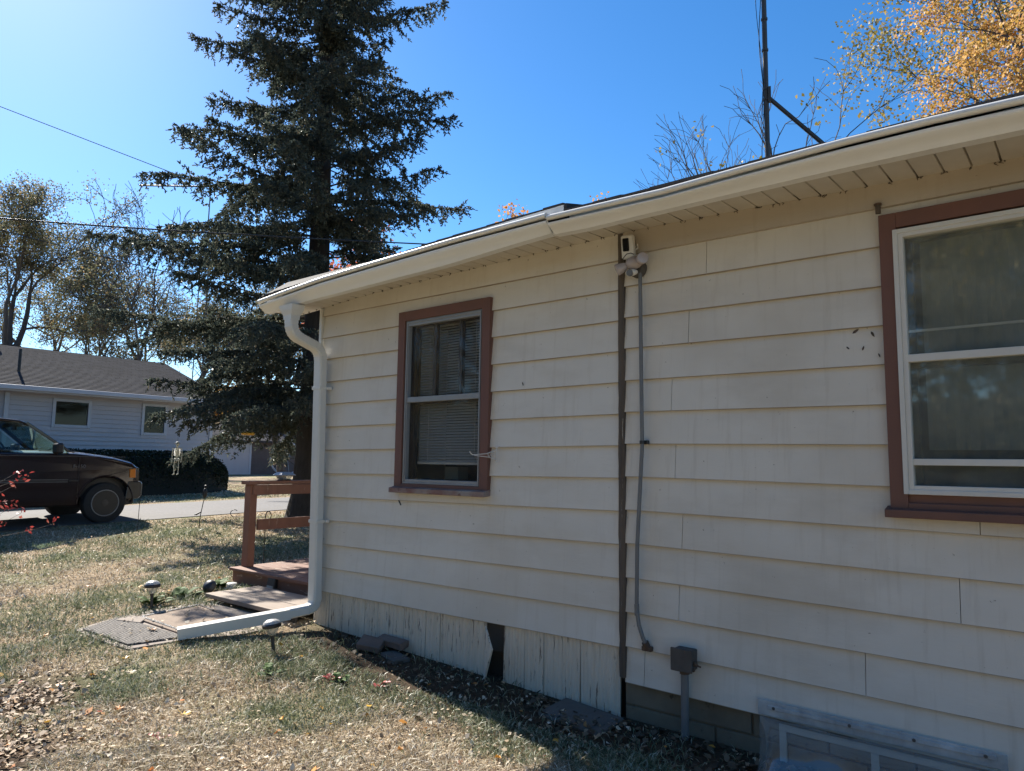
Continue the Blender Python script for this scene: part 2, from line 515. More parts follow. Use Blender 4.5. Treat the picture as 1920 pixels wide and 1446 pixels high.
def course(mb, xl, xr, joints, B, T, win, gap=.0016):
    segs = []; e = [xl] + [j for j in joints if xl < j < xr] + [xr]
    for a, b in zip(e[:-1], e[1:]):
        segs.append((a + (gap if a != xl else 0), b - (gap if b != xr else 0)))
    Tl = lambda x: T(x) - .0005
    for a, b in segs:
        if win is None:
            board(mb, a, b, B, Tl, B, T); continue
        wx0, wx1, wz0, wz1 = win
        zm = [B((a + b) / 2), T((a + b) / 2)]
        if wx1 <= a or wx0 >= b or wz0 >= zm[1] - .01 or wz1 <= zm[0] + .01:
            board(mb, a, b, B, Tl, B, T); continue
        if a < wx0 - .005: board(mb, a, wx0, B, Tl, B, T)
        if b > wx1 + .005: board(mb, wx1, b, B, Tl, B, T)
        ca, cb_ = max(a, wx0), min(b, wx1)
        if wz0 > zm[0] + .012: board(mb, ca, cb_, B, lambda x: wz0, B, T)
        if wz1 < zm[1] - .012: board(mb, ca, cb_, lambda x: wz1, Tl, B, T)


def lin(xa, za, xb, zb): return lambda x: za + (zb - za) * (x - xa) / (xb - xa)


XS0, XS1 = -2.304, -2.262   # seam trim
win1hole = (WIN1[0] + .03, WIN1[1] - .03, WIN1[2] + .03, WIN1[3] - .03)
win2hole = (WIN2[0] + .03, WIN2[1] - .03, WIN2[2] + .03, WIN2[3] - .03)
sb = MB()
for i in range(13):
    B = lin(-5.42, ZL[i], -2.3, ZS[i])
    T = lin(-5.42, ZL[i + 1], -2.3, ZS[i + 1]) if i < 12 else (lambda x: sofz(x) + .03)
    course(sb, -5.425, XS0 + .004, [], B, T, win1hole)
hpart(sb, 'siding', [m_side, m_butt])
sb = MB()
rz = lambda i: (lambda x: float(np.interp(x, [-2.27, -.79, -.27, 5], [RS[i], RW[i], RR[i], RR[i]])))
J = {0: [-2.14, 1.9], 1: [-.924, 2.6], 2: [-1.912, 1.2], 3: [-.509, 2.9], 4: [-1.886, .9], 5: [-.415, 2.2], 6: [-1.925, 1.6], 7: [1.3], 8: [-1.945, 2.5], 9: [.9], 10: [-1.829, 2.7], 11: [1.7], 12: [-1.71, 1.1]}
for i in range(13):
    course(sb, XS1 - .004, 4.6, J.get(i, []), rz(i), rz(i + 1), win2hole)
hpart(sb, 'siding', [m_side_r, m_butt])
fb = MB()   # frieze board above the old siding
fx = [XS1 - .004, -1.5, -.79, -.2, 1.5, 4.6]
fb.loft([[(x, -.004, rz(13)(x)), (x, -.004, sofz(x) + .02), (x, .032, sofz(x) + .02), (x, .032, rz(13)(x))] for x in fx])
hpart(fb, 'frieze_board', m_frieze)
# sheathing and the other walls of the house
def wall_with_hole(mb, xa, xb, za, zb_, holes, y0, y1):
    x = xa
    for (h0, h1, g0, g1) in sorted(holes):
        mb.box((x, y0, za), (h0, y1, zb_)); mb.box((h0, y0, za), (h1, y1, g0)); mb.box((h0, y0, g1), (h1, y1, zb_)); x = h1
    mb.box((x, y0, za), (xb, y1, zb_))


wb = MB()
wall_with_hole(wb, -5.40, 4.6, -.0, 2.75, [win1hole, win2hole], .034, .12)
hpart(wb, 'sheathing', m_sheath)
ew = MB()
for i in range(14):
    z0 = .17 + i * .2035 if i else .17; z1 = z0 + .2035
    ew.hexa([(-5.432, .02, z0), (-5.40, .02, z0), (-5.40, 7, z0), (-5.432, 7, z0), (-5.418, .02, z1), (-5.40, .02, z1), (-5.40, 7, z1), (-5.418, 7, z1)])
ew.add([(-5.418, .02, 2.9), (-5.418, 7, 2.9), (-5.418, 3.5, 4.1)], [(0, 1, 2)])
ew.box((4.6, 0, -.1), (4.72, 7, 2.9)); ew.box((-5.4, 6.9, -.1), (4.6, 7.0, 2.8))
ew.add([(4.7, .02, 2.9), (4.7, 7, 2.9), (4.7, 3.5, 4.1)], [(0, 1, 2)])
hpart(ew, 'side_wall', m_side)
rm = MB(); rm.box((-5.38, 1.6, -.05), (4.58, 1.65, 2.72)); rm.box((-5.38, .13, -.1), (4.58, 1.6, -.05)); rm.box((-5.38, .13, 2.72), (4.58, 1.6, 2.76))
hpart(rm, 'inner_wall', m_room)
# corner post + seam trim
cb = MB(); cb.box((-5.462, -.012, .17), (-5.427, .018, 2.70))
hpart(cb, 'corner_post', m_white)
tb = MB(); zz = np.linspace(.03, 2.79, 40); q = np.random.default_rng(3)
tb.loft([[(XS0 + q.normal(0, .0012), -.006, z), (XS0 + .022, -.011 + q.normal(0, .0012), z), (XS1 + q.normal(0, .002), -.003, z), (XS1, .03, z), (XS0, .03, z)] for z in zz])
hpart(tb, 'seam_trim', m_trimold)
# soffit with V-grooves
sf = MB(); xs_ = np.arange(-5.86, 4.7, .1145)
for a in xs_:
    b = a + .1145
    sf.mi = 0
    sf.add([(a + .005, 0.03, sofz(a)), (b - .005, 0.03, sofz(b)), (b - .005, -.37, sofz(b) - .018), (a + .005, -.37, sofz(a) - .018)], [(0, 1, 2, 3)])
    sf.add([(b - .005, 0.03, sofz(b)), (b, 0.03, sofz(b) + .016), (b, -.37, sofz(b) - .002), (b - .005, -.37, sofz(b) - .018)], [(0, 1, 2, 3)])
    sf.add([(b, 0.03, sofz(b) + .016), (b + .005, 0.03, sofz(b)), (b + .005, -.37, sofz(b) - .018), (b, -.37, sofz(b) - .002)], [(0, 1, 2, 3)])
hpart(sf, 'soffit', m_soffit)
gr = MB()    # grime and cobwebs gathered where the soffit meets the wall
q = np.random.default_rng(11)
for a in xs_:
    for k in range(q.integers(1, 4)):
        x = a + q.normal(0, .012); L = q.uniform(.006, .02); z = sofz(x) - .001
        gr.tube([(x, -.002, z), (x + q.normal(0, .006), -.004 - q.uniform(0, .012), z - L * .5), (x + q.normal(0, .008), -.003, z - L)], [q.uniform(.002, .005), .003, .001], 4)
    if q.random() < .75:
        L = q.uniform(.02, .13)
        gr.tube([(a, -.004, sofz(a) - .001), (a + q.normal(0, .002), -L * .5, sofz(a) - .001 - .018 * L * 1.2), (a, -L, sofz(a) - .018 * L / .37)], [.003, .0016, .0008], 4)
tag(hpart(gr, 'eave_grime', m_dirtgroove), 'dark specks of grime along the soffit edge', kind='stuff')

# gutters (trough + hooded guard)
LX = [-5.78, -5.4, -4.868, -4.197, -3.351, -2.56]; LIP = [2.744, 2.775, 2.812, 2.834, 2.856, 2.864]
LBX = [-5.78, -5.117, -3.502, -2.891, -2.56]; LBZ = [2.632, 2.664, 2.700, 2.737, 2.752]
RX = [-2.545, -1.765, -1.285, -.825, -.454, -.131, 5.0]; RIP = [2.846, 2.830, 2.842, 2.850, 2.847, 2.836, 2.836]
RBX = [-2.545, -2.307, -1.807, -1.318, -.85, -.471, -.142, 5.0]; RBZ = [2.740, 2.731, 2.735, 2.736, 2.734, 2.728, 2.720, 2.72]


def gutter(X, LZ, BX, BZ, m):
    xs = np.unique(np.concatenate([np.linspace(X[0], X[-1], 30), X]))
    rg = []; hd = []
    for x in xs:
        lip = np.interp(x, X, LZ); bot = np.interp(x, BX, BZ); t = lip - .048; h = t - bot
        pr = [(-.318, bot), (-.378, bot), (-.388, bot + .18 * h), (-.398, bot + .34 * h), (-.418, bot + .55 * h), (-.437, bot + .72 * h), (-.444, bot + .86 * h), (-.444, t), (-.432, t), (-.43, t - .006), (-.385, bot + .012), (-.33, bot + .012), (-.33, t), (-.318, t)]
        rg.append([(x, a, b) for a, b in pr])
        c = (-.447, lip - .0165)
        nose = [(c[0] + .0165 * math.cos(a), c[1] + .0165 * math.sin(a)) for a in np.linspace(R_(90), R_(285), 9)]
        pr = [(-.345, lip + .012)] + nose + [(-.430, lip - .03), (-.433, lip - .026), (-.436, lip - .004), (-.345, lip + .006)]
        hd.append([(x, a, b) for a, b in pr])
    return MB().loft(rg), MB().loft(hd)


for k, (args, m) in enumerate((((LX, LIP, LBX, LBZ), m_gutl), ((RX, RIP, RBX, RBZ), m_gut))):
    a, b = gutter(*args, m)
    go = hpart(a, 'gutter', m, smooth=True)
    hpart(b, 'gutter_guard', m, parent=go, smooth=True)
jb = MB(); jb.tube([(-2.551, -.45, 2.862), (-2.552, -.448, 2.82), (-2.552, -.42, 2.775), (-2.553, -.39, 2.742), (-2.555, -.36, 2.735)], [.006, .004, .005, .003, .003], 6)
hpart(jb, 'gutter_joint', m_white)
# fascia behind the gutter
fa = MB(); fa.loft([[(x, -.318, sofz(x) - .012), (x, -.318, sofz(x) + .1), (x, -.29, sofz(x) + .1), (x, -.29, sofz(x) - .012)] for x in [-5.83, -5.4, -4.7, -4, -3.2, -2.3, -1.5, -.5, 4.7]])
hpart(fa, 'fascia', m_gutl)
rk = MB()
rk.hexa([(-5.86, -.318, 2.66), (-5.83, -.318, 2.66), (-5.83, 3.5, 4.0), (-5.86, 3.5, 4.0), (-5.86, -.318, 2.83), (-5.83, -.318, 2.83), (-5.83, 3.5, 4.13), (-5.86, 3.5, 4.13)])
hpart(rk, 'rake_board', m_white)
# roofs
EX = [-5.86, -5.55, -4.28, -3.42, -2.56, -2.45]; EZ = [2.80, 2.815, 2.862, 2.896, 2.922, 2.924]
rf = MB()
Lx = [-5.9, -5.55, -4.8, -4.28, -3.42, -2.9, -2.47]
q = np.random.default_rng(5)
rings = []
for x in Lx:
    e = float(np.interp(x, EX, EZ)); rings.append([(x, -.352, e), (x, -.352, e + .012), (x, -.08, 2.99 + .012 + 0), (x, 3.5, 4.175), (x, 3.5, 4.10), (x, -.08, 2.94), (x, -.34, 2.80)])
rf.loft(rings)
for x in np.arange(-5.85, -2.5, .16):   # shingle tabs along the edge
    e = float(np.interp(x, EX, EZ)); h = q.uniform(.004, .012)
    rf.hexa([(x, -.358, e + .008), (x + .157, -.358, e + .012), (x + .157, -.22, e + .035), (x, -.22, e + .03), (x, -.358, e + .012 + h), (x + .157, -.358, e + .014 + h), (x + .157, -.22, e + .045), (x, -.22, e + .042)])
hpart(rf, 'roof', m_shingle)
de = MB()
de.loft([[(x, -.356, float(np.interp(x, LX, LIP)) + .0), (x, -.356, float(np.interp(x, EX, EZ)) + .004), (x, -.350, float(np.interp(x, EX, EZ)) + .004), (x, -.346, float(np.interp(x, LX, LIP)))] for x in [-5.55, -4.8, -4.28, -3.42, -2.9, -2.49]])
hpart(de, 'drip_edge', m_gutl)
rf = MB()
rf.loft([[(x, -.365, 2.862 if x > -2 else 2.875), (x, -.365, 2.884 if x > -2 else 2.895), (x, 3.5, 4.16), (x, 3.5, 4.08)] for x in [-2.47, -1.8, -1.3, -.84, 5.0]])
for x in np.arange(-2.45, 4.9, .19):
    h = q.uniform(.0, .006)
    rf.hexa([(x, -.372, 2.876), (x + .187, -.372, 2.876), (x + .187, -.1, 2.975), (x, -.1, 2.975), (x, -.372, 2.886 + h), (x + .187, -.372, 2.886 + h), (x + .187, -.1, 2.983), (x, -.1, 2.983)])
rf.loft([[(x, 3.5, 4.13), (x, 3.5, 4.19), (x, 7.4, 2.9), (x, 7.4, 2.84)] for x in [-5.9, 5.0]])
hpart(rf, 'roof', m_shingle)

# downspout: outlet, elbows, pipe, and the extension on the ground
def rect_sweep(mb, pts, sides, w_, d_, ch=.012, corr=None):
    pts = [Vector(p) for p in pts]; rings = []
    for i, p in enumerate(pts):
        t = (pts[min(i + 1, len(pts) - 1)] - pts[max(i - 1, 0)]).normalized()
        s_ = Vector(sides[i]); s_ = (s_ - t * s_.dot(t)).normalized(); o = s_.cross(t).normalized()
        k = 1 + (corr[i] if corr else 0)
        a, b, c = w_ / 2 * k, d_ / 2 * k, ch
        rings.append([p + s_ * x + o * y for x, y in [(-a + c, -b), (a - c, -b), (a, -b + c), (a, b - c), (a - c, b), (-a + c, b), (-a, b - c), (-a, -b + c)]])
    mb.loft(rings)


def arc_pts(P, rad, n=8):
    P = [Vector(p) for p in P]; out = [P[0]]
    for i in range(1, len(P) - 1):
        a = (P[i - 1] - P[i]); b = (P[i + 1] - P[i]); r = min(rad, a.length * .48, b.length * .48)
        p0 = P[i] + a.normalized() * r; p1 = P[i] + b.normalized() * r
        for t in np.linspace(0, 1, n):
            out.append(p0 * (1 - t) ** 2 + P[i] * 2 * t * (1 - t) + p1 * t ** 2)
    out.append(P[-1]); return out


ds = MB()
path = arc_pts([(-5.345, -.385, 2.60), (-5.345, -.385, 2.40), (-5.35, -.066, 2.30), (-5.342, -.066, 2.1)], .16, 12)
path += [(-5.325, -.066, 1.4), (-5.30, -.066, .5)]
low = arc_pts([(-5.29, -.066, .2), (-5.285, -.066, .045), (-5.385, -.28, .012)], .2, 12)
sides = [(1, 0, 0)] * (len(path) + len(low))
sw = len(path) + len(low)
allp = path + low
corr = []
for i, p in enumerate(allp):
    bend = (1 <= i <= 24) or i >= len(path) + 1
    corr.append(.045 if (bend and i % 2) else 0.0)
for i in range(len(low)):
    k = i / (len(low) - 1); sides[len(path) + i] = (1, -.45 * k, 0)
rect_sweep(ds, allp, sides, .108, .078, .012, corr)
dso = hpart(ds, 'downspout', m_white)
fu = MB()
fu.loft([[(-5.345 + a * k, -.385 + b * j, z) for a, b in ((-1, -1), (1, -1), (1, 1), (-1, 1))] for z, k, j in ((2.645, .10, .065), (2.60, .085, .058), (2.555, .06, .045), (2.52, .057, .042))])
hpart(fu, 'outlet_funnel', m_white, parent=dso)
for zc, xc in ((1.95, -5.3405), (.78, -5.3065)):
    sp_ = MB(); sp_.box((xc - .060, -.109, zc - .014), (xc + .060, -.025, zc + .014)); sp_.lathe((xc + .075, -.012, zc), [(0, -.01), (.006, -.008), (.006, .004)], 8, axis='y'); sp_.box((xc + .055, -.03, zc - .012), (xc + .09, .004, zc + .012)); hpart(sp_, 'pipe_strap', m_white, parent=dso, bevel=.003)
ex = MB()
A = Vector((-5.372, -.255, .012)); B = Vector((-5.73, -1.035, -.075))
tdir = (B - A).normalized(); sdir = Vector((tdir.y, -tdir.x, 0)).normalized(); udir = sdir.cross(tdir); udir = udir if udir.z > 0 else -udir
def sect(p, w_, h_): return [p + sdir * x * w_ / 2 + udir * y * h_ / 2 for x, y in ((-1, -1), (1, -1), (1, 1), (-1, 1))]
outer0, outer1, in1, in0 = sect(A, .112, .084), sect(B, .112, .084), sect(B, .106, .078), sect(B - tdir * .2, .106, .078)
ex.loft([outer0, outer1, in1, in0], cap=False); ex.add(in0, [(0, 1, 2, 3)])
hpart(ex, 'downspout_extension', m_white, parent=dso, bevel=.004)

# foundation and skirting
fd = MB(); fd.box((-2.29, .05, -.6), (4.6, .3, .02))
hpart(fd, 'foundation', m_block)
fm = MB()
for z0, z1 in ((-.128, .01), (-.36, -.140)):
    xx = -2.28 if z0 > -.2 else -2.10
    xp = -2.285
    while xp < 4.5:
        xn = xx + .39; fm.box((xp, .037, z0), (min(xn, 4.6) - .012, .052, z1)); xp = xn; xx = xn
hpart(fm, 'foundation_block', m_block, bevel=.004)
fl = MB(); fl.box((-5.38, .1, -.5), (-2.29, .3, .17)); hpart(fl, 'crawlspace_wall', m_sheath)
skx = [-5.405, -5.19, -5.03, -4.87, -4.715, -4.55, -4.42, -4.245, -4.15, -4.0, -3.85, -3.69, -3.54, -3.395, None, -3.235, -3.05, -2.89, -2.74, -2.60, -2.455, -2.305]
skt = lin(-5.42, .172, -2.3, .200)
q = np.random.default_rng(8)
for a, b in zip(skx[:-1], skx[1:]):
    if a is None or b is None: continue
    mb = MB(); n = max(2, int((b - a) / .026)); ya = .016 + q.uniform(0, .006)
    zt = skt((a + b) / 2) - .002; cols = np.linspace(a + .0025, b - .0025, 2 * n + 1)
    lean = q.normal(0, .004)
    rg = []
    for i, x in enumerate(cols):
        g = Gf(x, 0); yy = ya + (.004 if i % 2 else 0)
        zb = g - .03 + q.normal(0, .006)
        rg.append([(x + lean, yy - .004, zb), (x, yy, zt), (x, yy + .012, zt), (x + lean, yy + .012, zb)])
    mb.loft(rg)
    hpart(mb, 'skirting_board', m_skirt)
mb = MB()   # torn-off piece twisting out of the gap
pts = [(-3.368, -.03, .172), (-3.345, -.045, .150), (-3.32, -.06, .128), (-3.30, -.07, .10), (-3.275, -.085, .075), (-3.245, -.10, .045), (-3.29, -.085, -.06), (-3.34, -.055, -.165), (-3.368, -.035, -.21)]
mb.prism(pts, (.004, .012, 0))
tag(hpart(mb, 'skirting_board', m_skirt), 'torn skirting fragment leaning out over the dark gap')

# ------------------------------------------------------------------ windows
def frame_rect(mb, x0, x1, z0, z1, wd, y0, y1, wb_=None, wt=None):
    wb_ = wd if wb_ is None else wb_; wt = wd if wt is None else wt
    mb.box((x0, y0, z0), (x0 + wd, y1, z1)); mb.box((x1 - wd, y0, z0), (x1, y1, z1))
    mb.box((x0 + wd, y0, z1 - wt), (x1 - wd, y1, z1)); mb.box((x0 + wd, y0, z0), (x1 - wd, y1, z0 + wb_))


def make_window(name, lab, win, casing_w, sill_m):
    x0, x1, z0, z1 = win
    wo = bpy.data.objects.new(name, None); link(wo, house)
    wo.location = (x0 + 5.42, 0, z0 + .12); wo['label'] = lab
    def P(mb, n, m, **k):
        mb.v = [(q[0] - x0, q[1], q[2] - z0) for q in mb.v]
        return mb.build(n, m, wo, **k)
    c = MB(); frame_rect(c, x0, x1, z0 + .03, z1, casing_w, -.024, .05, .03)
    P(c, 'casing', m_casing, bevel=.003)
    s_ = MB(); s_.hexa([(x0 - .02, -.06, z0 - .012), (x1 + .005, -.06, z0 - .012), (x1 + .005, .05, z0), (x0 - .02, .05, z0), (x0 - .02, -.06, z0 + .026), (x1 + .005, -.06, z0 + .026), (x1 + .005, .05, z0 + .05), (x0 - .02, .05, z0 + .05)])
    P(s_, 'sill', sill_m, bevel=.003)
    return P


x0, x1, z0, z1 = WIN1
P = make_window('window', 'narrow double-hung window with blinds in a maroon casing', WIN1, .078, m_sillworn)
a, b, c, d = x0 + .078, x1 - .078, z0 + .05, z1 - .078
f = MB(); frame_rect(f, a, b, c, d, .034, -.008, .03, .045, .045); f.box((a + .034, -.006, 1.78), (b - .034, .028, 1.822))
frame_rect(f, a + .014, b - .014, c + .012, d - .012, .010, -.016, -.008)
P(f, 'storm_frame', m_alum, bevel=.002)
f = MB(); frame_rect(f, a + .0, b, c, d, .05, .055, .10); f.box((a, .056, 1.77), (b, .10, 1.83))
for t in (1 / 3, 2 / 3): f.box((a + (b - a) * t - .017, .050, 1.82), (a + (b - a) * t + .017, .085, d - .03))
P(f, 'sash', m_sash)
f = MB(); f.box((a + .03, .02, c + .03), (b - .03, .022, 1.79)); f.box((a + .03, .024, 1.80), (b - .03, .026, d - .03)); P(f, 'pane', m_glass)
bl = MB(); zz = 1.32
while zz < d - .03:
    q_ = .006 * math.sin(zz * 40)
    bl.add([(a + .05, .112, zz - .010), (b - .02, .112, zz - .010 + .001), (b - .02, .129, zz + .009), (a + .05, .129, zz + .009)], [(0, 1, 2, 3)])
    bl.add([(a + .05, .129, zz + .009), (b - .02, .129, zz + .009), (b - .02, .130, zz + .007), (a + .05, .130, zz + .007)], [(0, 1, 2, 3)])
    zz += .0215
bl.box((a + .05, .109, 1.29), (b - .02, .132, 1.308)); bl.box((a + .05, .107, d - .05), (b - .02, .137, d - .01))
for t in (.2, .8): bl.bar((a + (b - a) * t, .107, 1.3), (a + (b - a) * t, .107, d - .03), .003, .002)
P(bl, 'blind', m_blind)
f = MB(); f.box((x0 - .02, .13, z0 - .0), (x1 + .02, .20, z0 + .09)); f.box((x0 + .25, .3, 1.17), (x0 + .40, .42, 1.27)); P(f, 'inner_sill', m_curtain)

x0, x1, z0, z1 = WIN2
P = make_window('window', 'large window with white storm frame in a maroon casing', WIN2, .078, m_casing)
a, b, c, d = x0 + .05, x1 - .05, z0 + .105, z1 - .095
f = MB(); f.box((x0 + .078, -.010, z0 + .03), (x1 - .078, .05, z0 + .105)); P(f, 'casing', m_casing, bevel=.003)
f = MB(); frame_rect(f, x0 + .062, x1 - .062, c - .004, d + .005, .022, -.032, .03); frame_rect(f, x0 + .084, x1 - .084, c + .016, d - .014, .022, -.026, .03)
f.box((x0 + .1, -.024, 1.825), (x1 - .1, .02, 1.862)); f.box((x0 + .1, -.020, 1.325), (x1 - .1, .02, 1.356))
f.box((x0 + .105, .012, 1.975), (x1 - .105, .022, 1.987))
P(f, 'storm_frame', m_stormw, bevel=.002)
f = MB(); f.box((x0 + .1, .003, 1.35), (x1 - .1, .006, 1.83)); f.box((x0 + .1, .007, 1.855), (x1 - .1, .010, d - .03)); f.box((x0 + .1, .003, c + .03), (x1 - .1, .006, 1.33)); P(f, 'pane', m_glass2)
f = MB(); frame_rect(f, x0 + .085, x1 - .085, c, d, .045, .05, .1); f.box((x0 + .09, .05, 1.80), (x1 - .09, .1, 1.85)); P(f, 'sash', m_room)
f = MB(); n = 60; xs2 = np.linspace(x0 + .155, x1 - .1, n)
f.loft([[(x, .125 + .003 * math.sin(i * 1.9) + .002 * math.sin(i * .7), 1.40), (x, .125 + .002 * math.sin(i * 1.9 + .3), d - .02)] for i, x in enumerate(xs2)], cap=False, closed=False)
P(f, 'curtain', m_curtain)

# basement window behind its plastic cover
P = None
bw = MB(); frame_rect(bw, -1.36, -.42, -.36, -.035, .035, .028, .06); bw.box((-.92, .03, -.33), (-.885, .058, -.06))
bwo = hpart(bw, 'basement_window', m_stormw, bevel=.002)
g_ = MB(); g_.box((-1.33, .045, -.33), (-.45, .048, -.06)); hpart(g_, 'pane', m_lensdark, parent=bwo)

wc = empty('window_well_cover', 'clear plastic bubble cover screwed over the basement window at bottom right', 'window cover', (-.9, 0, 0))
def wpart(mb, n, m, **k):
    mb.v = [(q_[0] + .9, q_[1], q_[2]) for q_ in mb.v]
    return mb.build(n, m, wc, **k)
m_clear = glass_mat('clear_wavy_plastic', (.86, .89, .88), 2.6, .08, .16, dirt=(.62, .64, .62))
m_flange = glass_mat('plastic_flange', (.70, .73, .74), 2.0, .2, .55, dirt=(.62, .64, .64))
mb = MB(); mb.loft([[(x, -.010, .005 - .012 * 0), (x, -.014, .082 - .012 * (x + 1.455) / 1.1), (x, -.010, .084 - .012 * (x + 1.455) / 1.1), (x, -.003, .004)] for x in np.linspace(-1.455, -.36, 12)])
wpart(mb, 'flange', m_flange)
mb = MB(); mb.box((-1.40, -.020, .040), (-.40, -.012, .062)); wpart(mb, 'batten', m_flange, bevel=.003)
for x in (-1.37, -1.0, -.72, -.44):
    mb = MB(); mb.lathe((x, -.016, .050), [(0, -.007), (.008, -.006), (.009, 0), (.009, .004)], 10, axis='y'); wpart(mb, 'screw', m_jbox)
rings = []; q = np.random.default_rng(21)
for i, t in enumerate(np.linspace(0, 1, 13)):
    ring = []
    for j, x in enumerate(np.linspace(-1.44, -.36, 28)):
        e = min(1, min(x + 1.44, -.36 - x) / .16); e = math.sin(e * math.pi / 2)
        dpt = (.03 + .40 * t ** .8) * (.10 + .90 * e) + .008 * math.sin(x * 17 + t * 5) + q.normal(0, .0025)
        ring.append((x, -.012 - dpt, .004 - .27 * t ** 1.6 - .0))
    rings.append(ring)
mb = MB(); mb.loft(rings, cap=False, closed=False); wpart(mb, 'bubble', m_clear, smooth=True)

# ------------------------------------------------------------------ things fixed to the wall
sc_ = empty('security_camera', 'small white security camera with black face high in the corner under the soffit', 'security camera', (-2.205, -.02, 2.68))
R = Matrix.Scale(1.2, 3) @ Matrix.Rotation(R_(14), 3, 'Z') @ Matrix.Rotation(R_(12), 3, 'X')
def rot(mb, M3): mb.v = [tuple(M3 @ Vector(q_)) for q_ in mb.v]; return mb
mb = rot(MB().cbox((-.034, -.06, -.062), (.034, -.018, .062), .008), R); mb.build('body', m_plastic_w, sc_, smooth=True)
mb = rot(MB().cbox((-.024, -.066, -.022), (.010, -.059, .046), .004), R); mb.build('lens_plate', m_lensdark, sc_)
mb = MB().tube([(.02, .02, .0), (.055, -.005, .012), (.058, -.008, -.015), (.03, -.02, -.035)], .004, 6); mb.build('cable', m_plastic_w, sc_)
mb = MB().tube([(0, .02, 0), (0, -.03, 0)], .014, 10); mb.build('mount', m_plastic_w, sc_)

fl_ = empty('flood_light', 'pinkish white twin-head motion flood light at top of the grey conduit', 'flood light', (-2.155, -.02, 2.555))
mb = MB().lathe((0, .018, -.02), [(0, -.045), (.045, -.042), (.056, -.03), (.058, 0)], 20, axis='y'); mb.build('base', m_jbox, fl_, smooth=True)
mb = MB()
def blob(mb, c, r, n=12, sq=(1, 1, 1)):
    rings = []
    for i in range(n // 2 + 1):
        a = math.pi * i / (n // 2); rr = max(.0005, math.sin(a))
        rings.append([(c[0] + r * sq[0] * rr * math.cos(2 * math.pi * k / n), c[1] + r * sq[1] * rr * math.sin(2 * math.pi * k / n), c[2] - r * sq[2] * math.cos(a)) for k in range(n)])
    return mb.loft(rings)
blob(mb, (.0, -.045, .008), .045, 16, (1.3, .8, .95)); mb.build('lamp_hood', m_flood, fl_, smooth=True)
for s_, dx in ((-1, -.13), (1, .105)):
    mb = MB()
    ax = Vector((.75 * s_, -.5 if s_ < 0 else -.75, -.42 if s_ < 0 else .02)).normalized(); o1 = ax.orthogonal().normalized(); o2 = ax.cross(o1)
    rg = []
    for t, r in ((-.02, .018), (0, .026), (.03, .034), (.055, .037), (.062, .033), (.064, .002)):
        c = Vector((dx * .45, -.05, -.006 if s_ < 0 else .014)) + ax * t
        rg.append([c + (o1 * math.cos(k * math.pi / 8) + o2 * math.sin(k * math.pi / 8)) * r for k in range(16)])
    mb.loft(rg); mb.build('lamp_head', m_flood, fl_, smooth=True)
mb = MB(); blob(mb, (-.008, -.06, -.056), .034, 14, (1.25, .8, .62)); mb.build('sensor_dome', m_plastic_w, fl_, smooth=True)
mb = MB(); mb.lathe((-.008, -.086, -.062), [(0, -.004), (.021, -.003), (.022, .012)], 16, axis='y'); mb.build('sensor_lens', m_conduit, fl_, smooth=True)
mb = MB().tube([(-.05, -.095, .03), (-.02, -.10, .055), (.01, -.10, .056), (.03, -.098, .045)], .003, 5); mb.build('wire_guard', m_black, fl_)

cn = empty('electrical_conduit', 'thin grey electrical conduit running down the wall below the flood light', 'conduit', (-2.13, -.02, .23))
pts = [(0, -.012, 2.29), (.005, -.012, 1.4), (.008, -.014, 1.2), (-.03, -.014, .6), (-.036, -.014, .26), (-.034, -.014, .20), (-.022, -.014, .13), (.002, -.010, .06), (.018, .0, .02)]
mb = MB().tube(pts, .0125, 10); mb.build('pipe', m_conduit, cn, smooth=True)
mb = MB().tube([(-.036, -.014, .25), (-.034, -.014, .185)], .0155, 10); mb.build('coupling', m_conduit, cn, smooth=True)
mb = MB().tube([(.012, -.004, .035), (.022, .012, -.002)], .021, 10); mb.cbox((-.012, -.006, -.016), (.052, .03, .012), .004); mb.build('wall_flange', m_rust, cn, smooth=True)
mb = MB(); mb.tube([(.008, -.014, 1.205), (.008, -.014, 1.225)], .0165, 10); mb.cbox((.0, -.006, 1.203), (.042, .016, 1.227), .003); mb.build('clip', m_black, cn)

jx = empty('junction_box', 'dark rusty junction box on a grey pipe rising from the leaves', 'junction box', (-1.86, -.02, .22))
mb = MB().cbox((-.058, -.055, -.058), (.058, .03, .055), .006); mb.build('box', m_jbox, jx)
mb = MB().cbox((-.066, -.064, -.064), (.064, -.052, .062), .004); mb.build('cover', m_jbox, jx)
mb = MB(); blob(mb, (.064, -.02, -.018), .016, 8); blob(mb, (.058, -.03, -.05), .012, 8); mb.tube([(.06, -.02, -.02), (.09, .0, -.035)], .005, 5); mb.build('knockout_plug', m_rust, jx)
mb = MB().tube([(-.004, -.01, -.055), (-.004, -.012, -.55)], .0225, 12); mb.build('pipe', m_conduit, jx, smooth=True)
mb = MB().tube([(-.004, -.01, -.05), (-.004, -.01, -.085)], .029, 10); mb.build('pipe_collar', m_rust, jx, smooth=True)

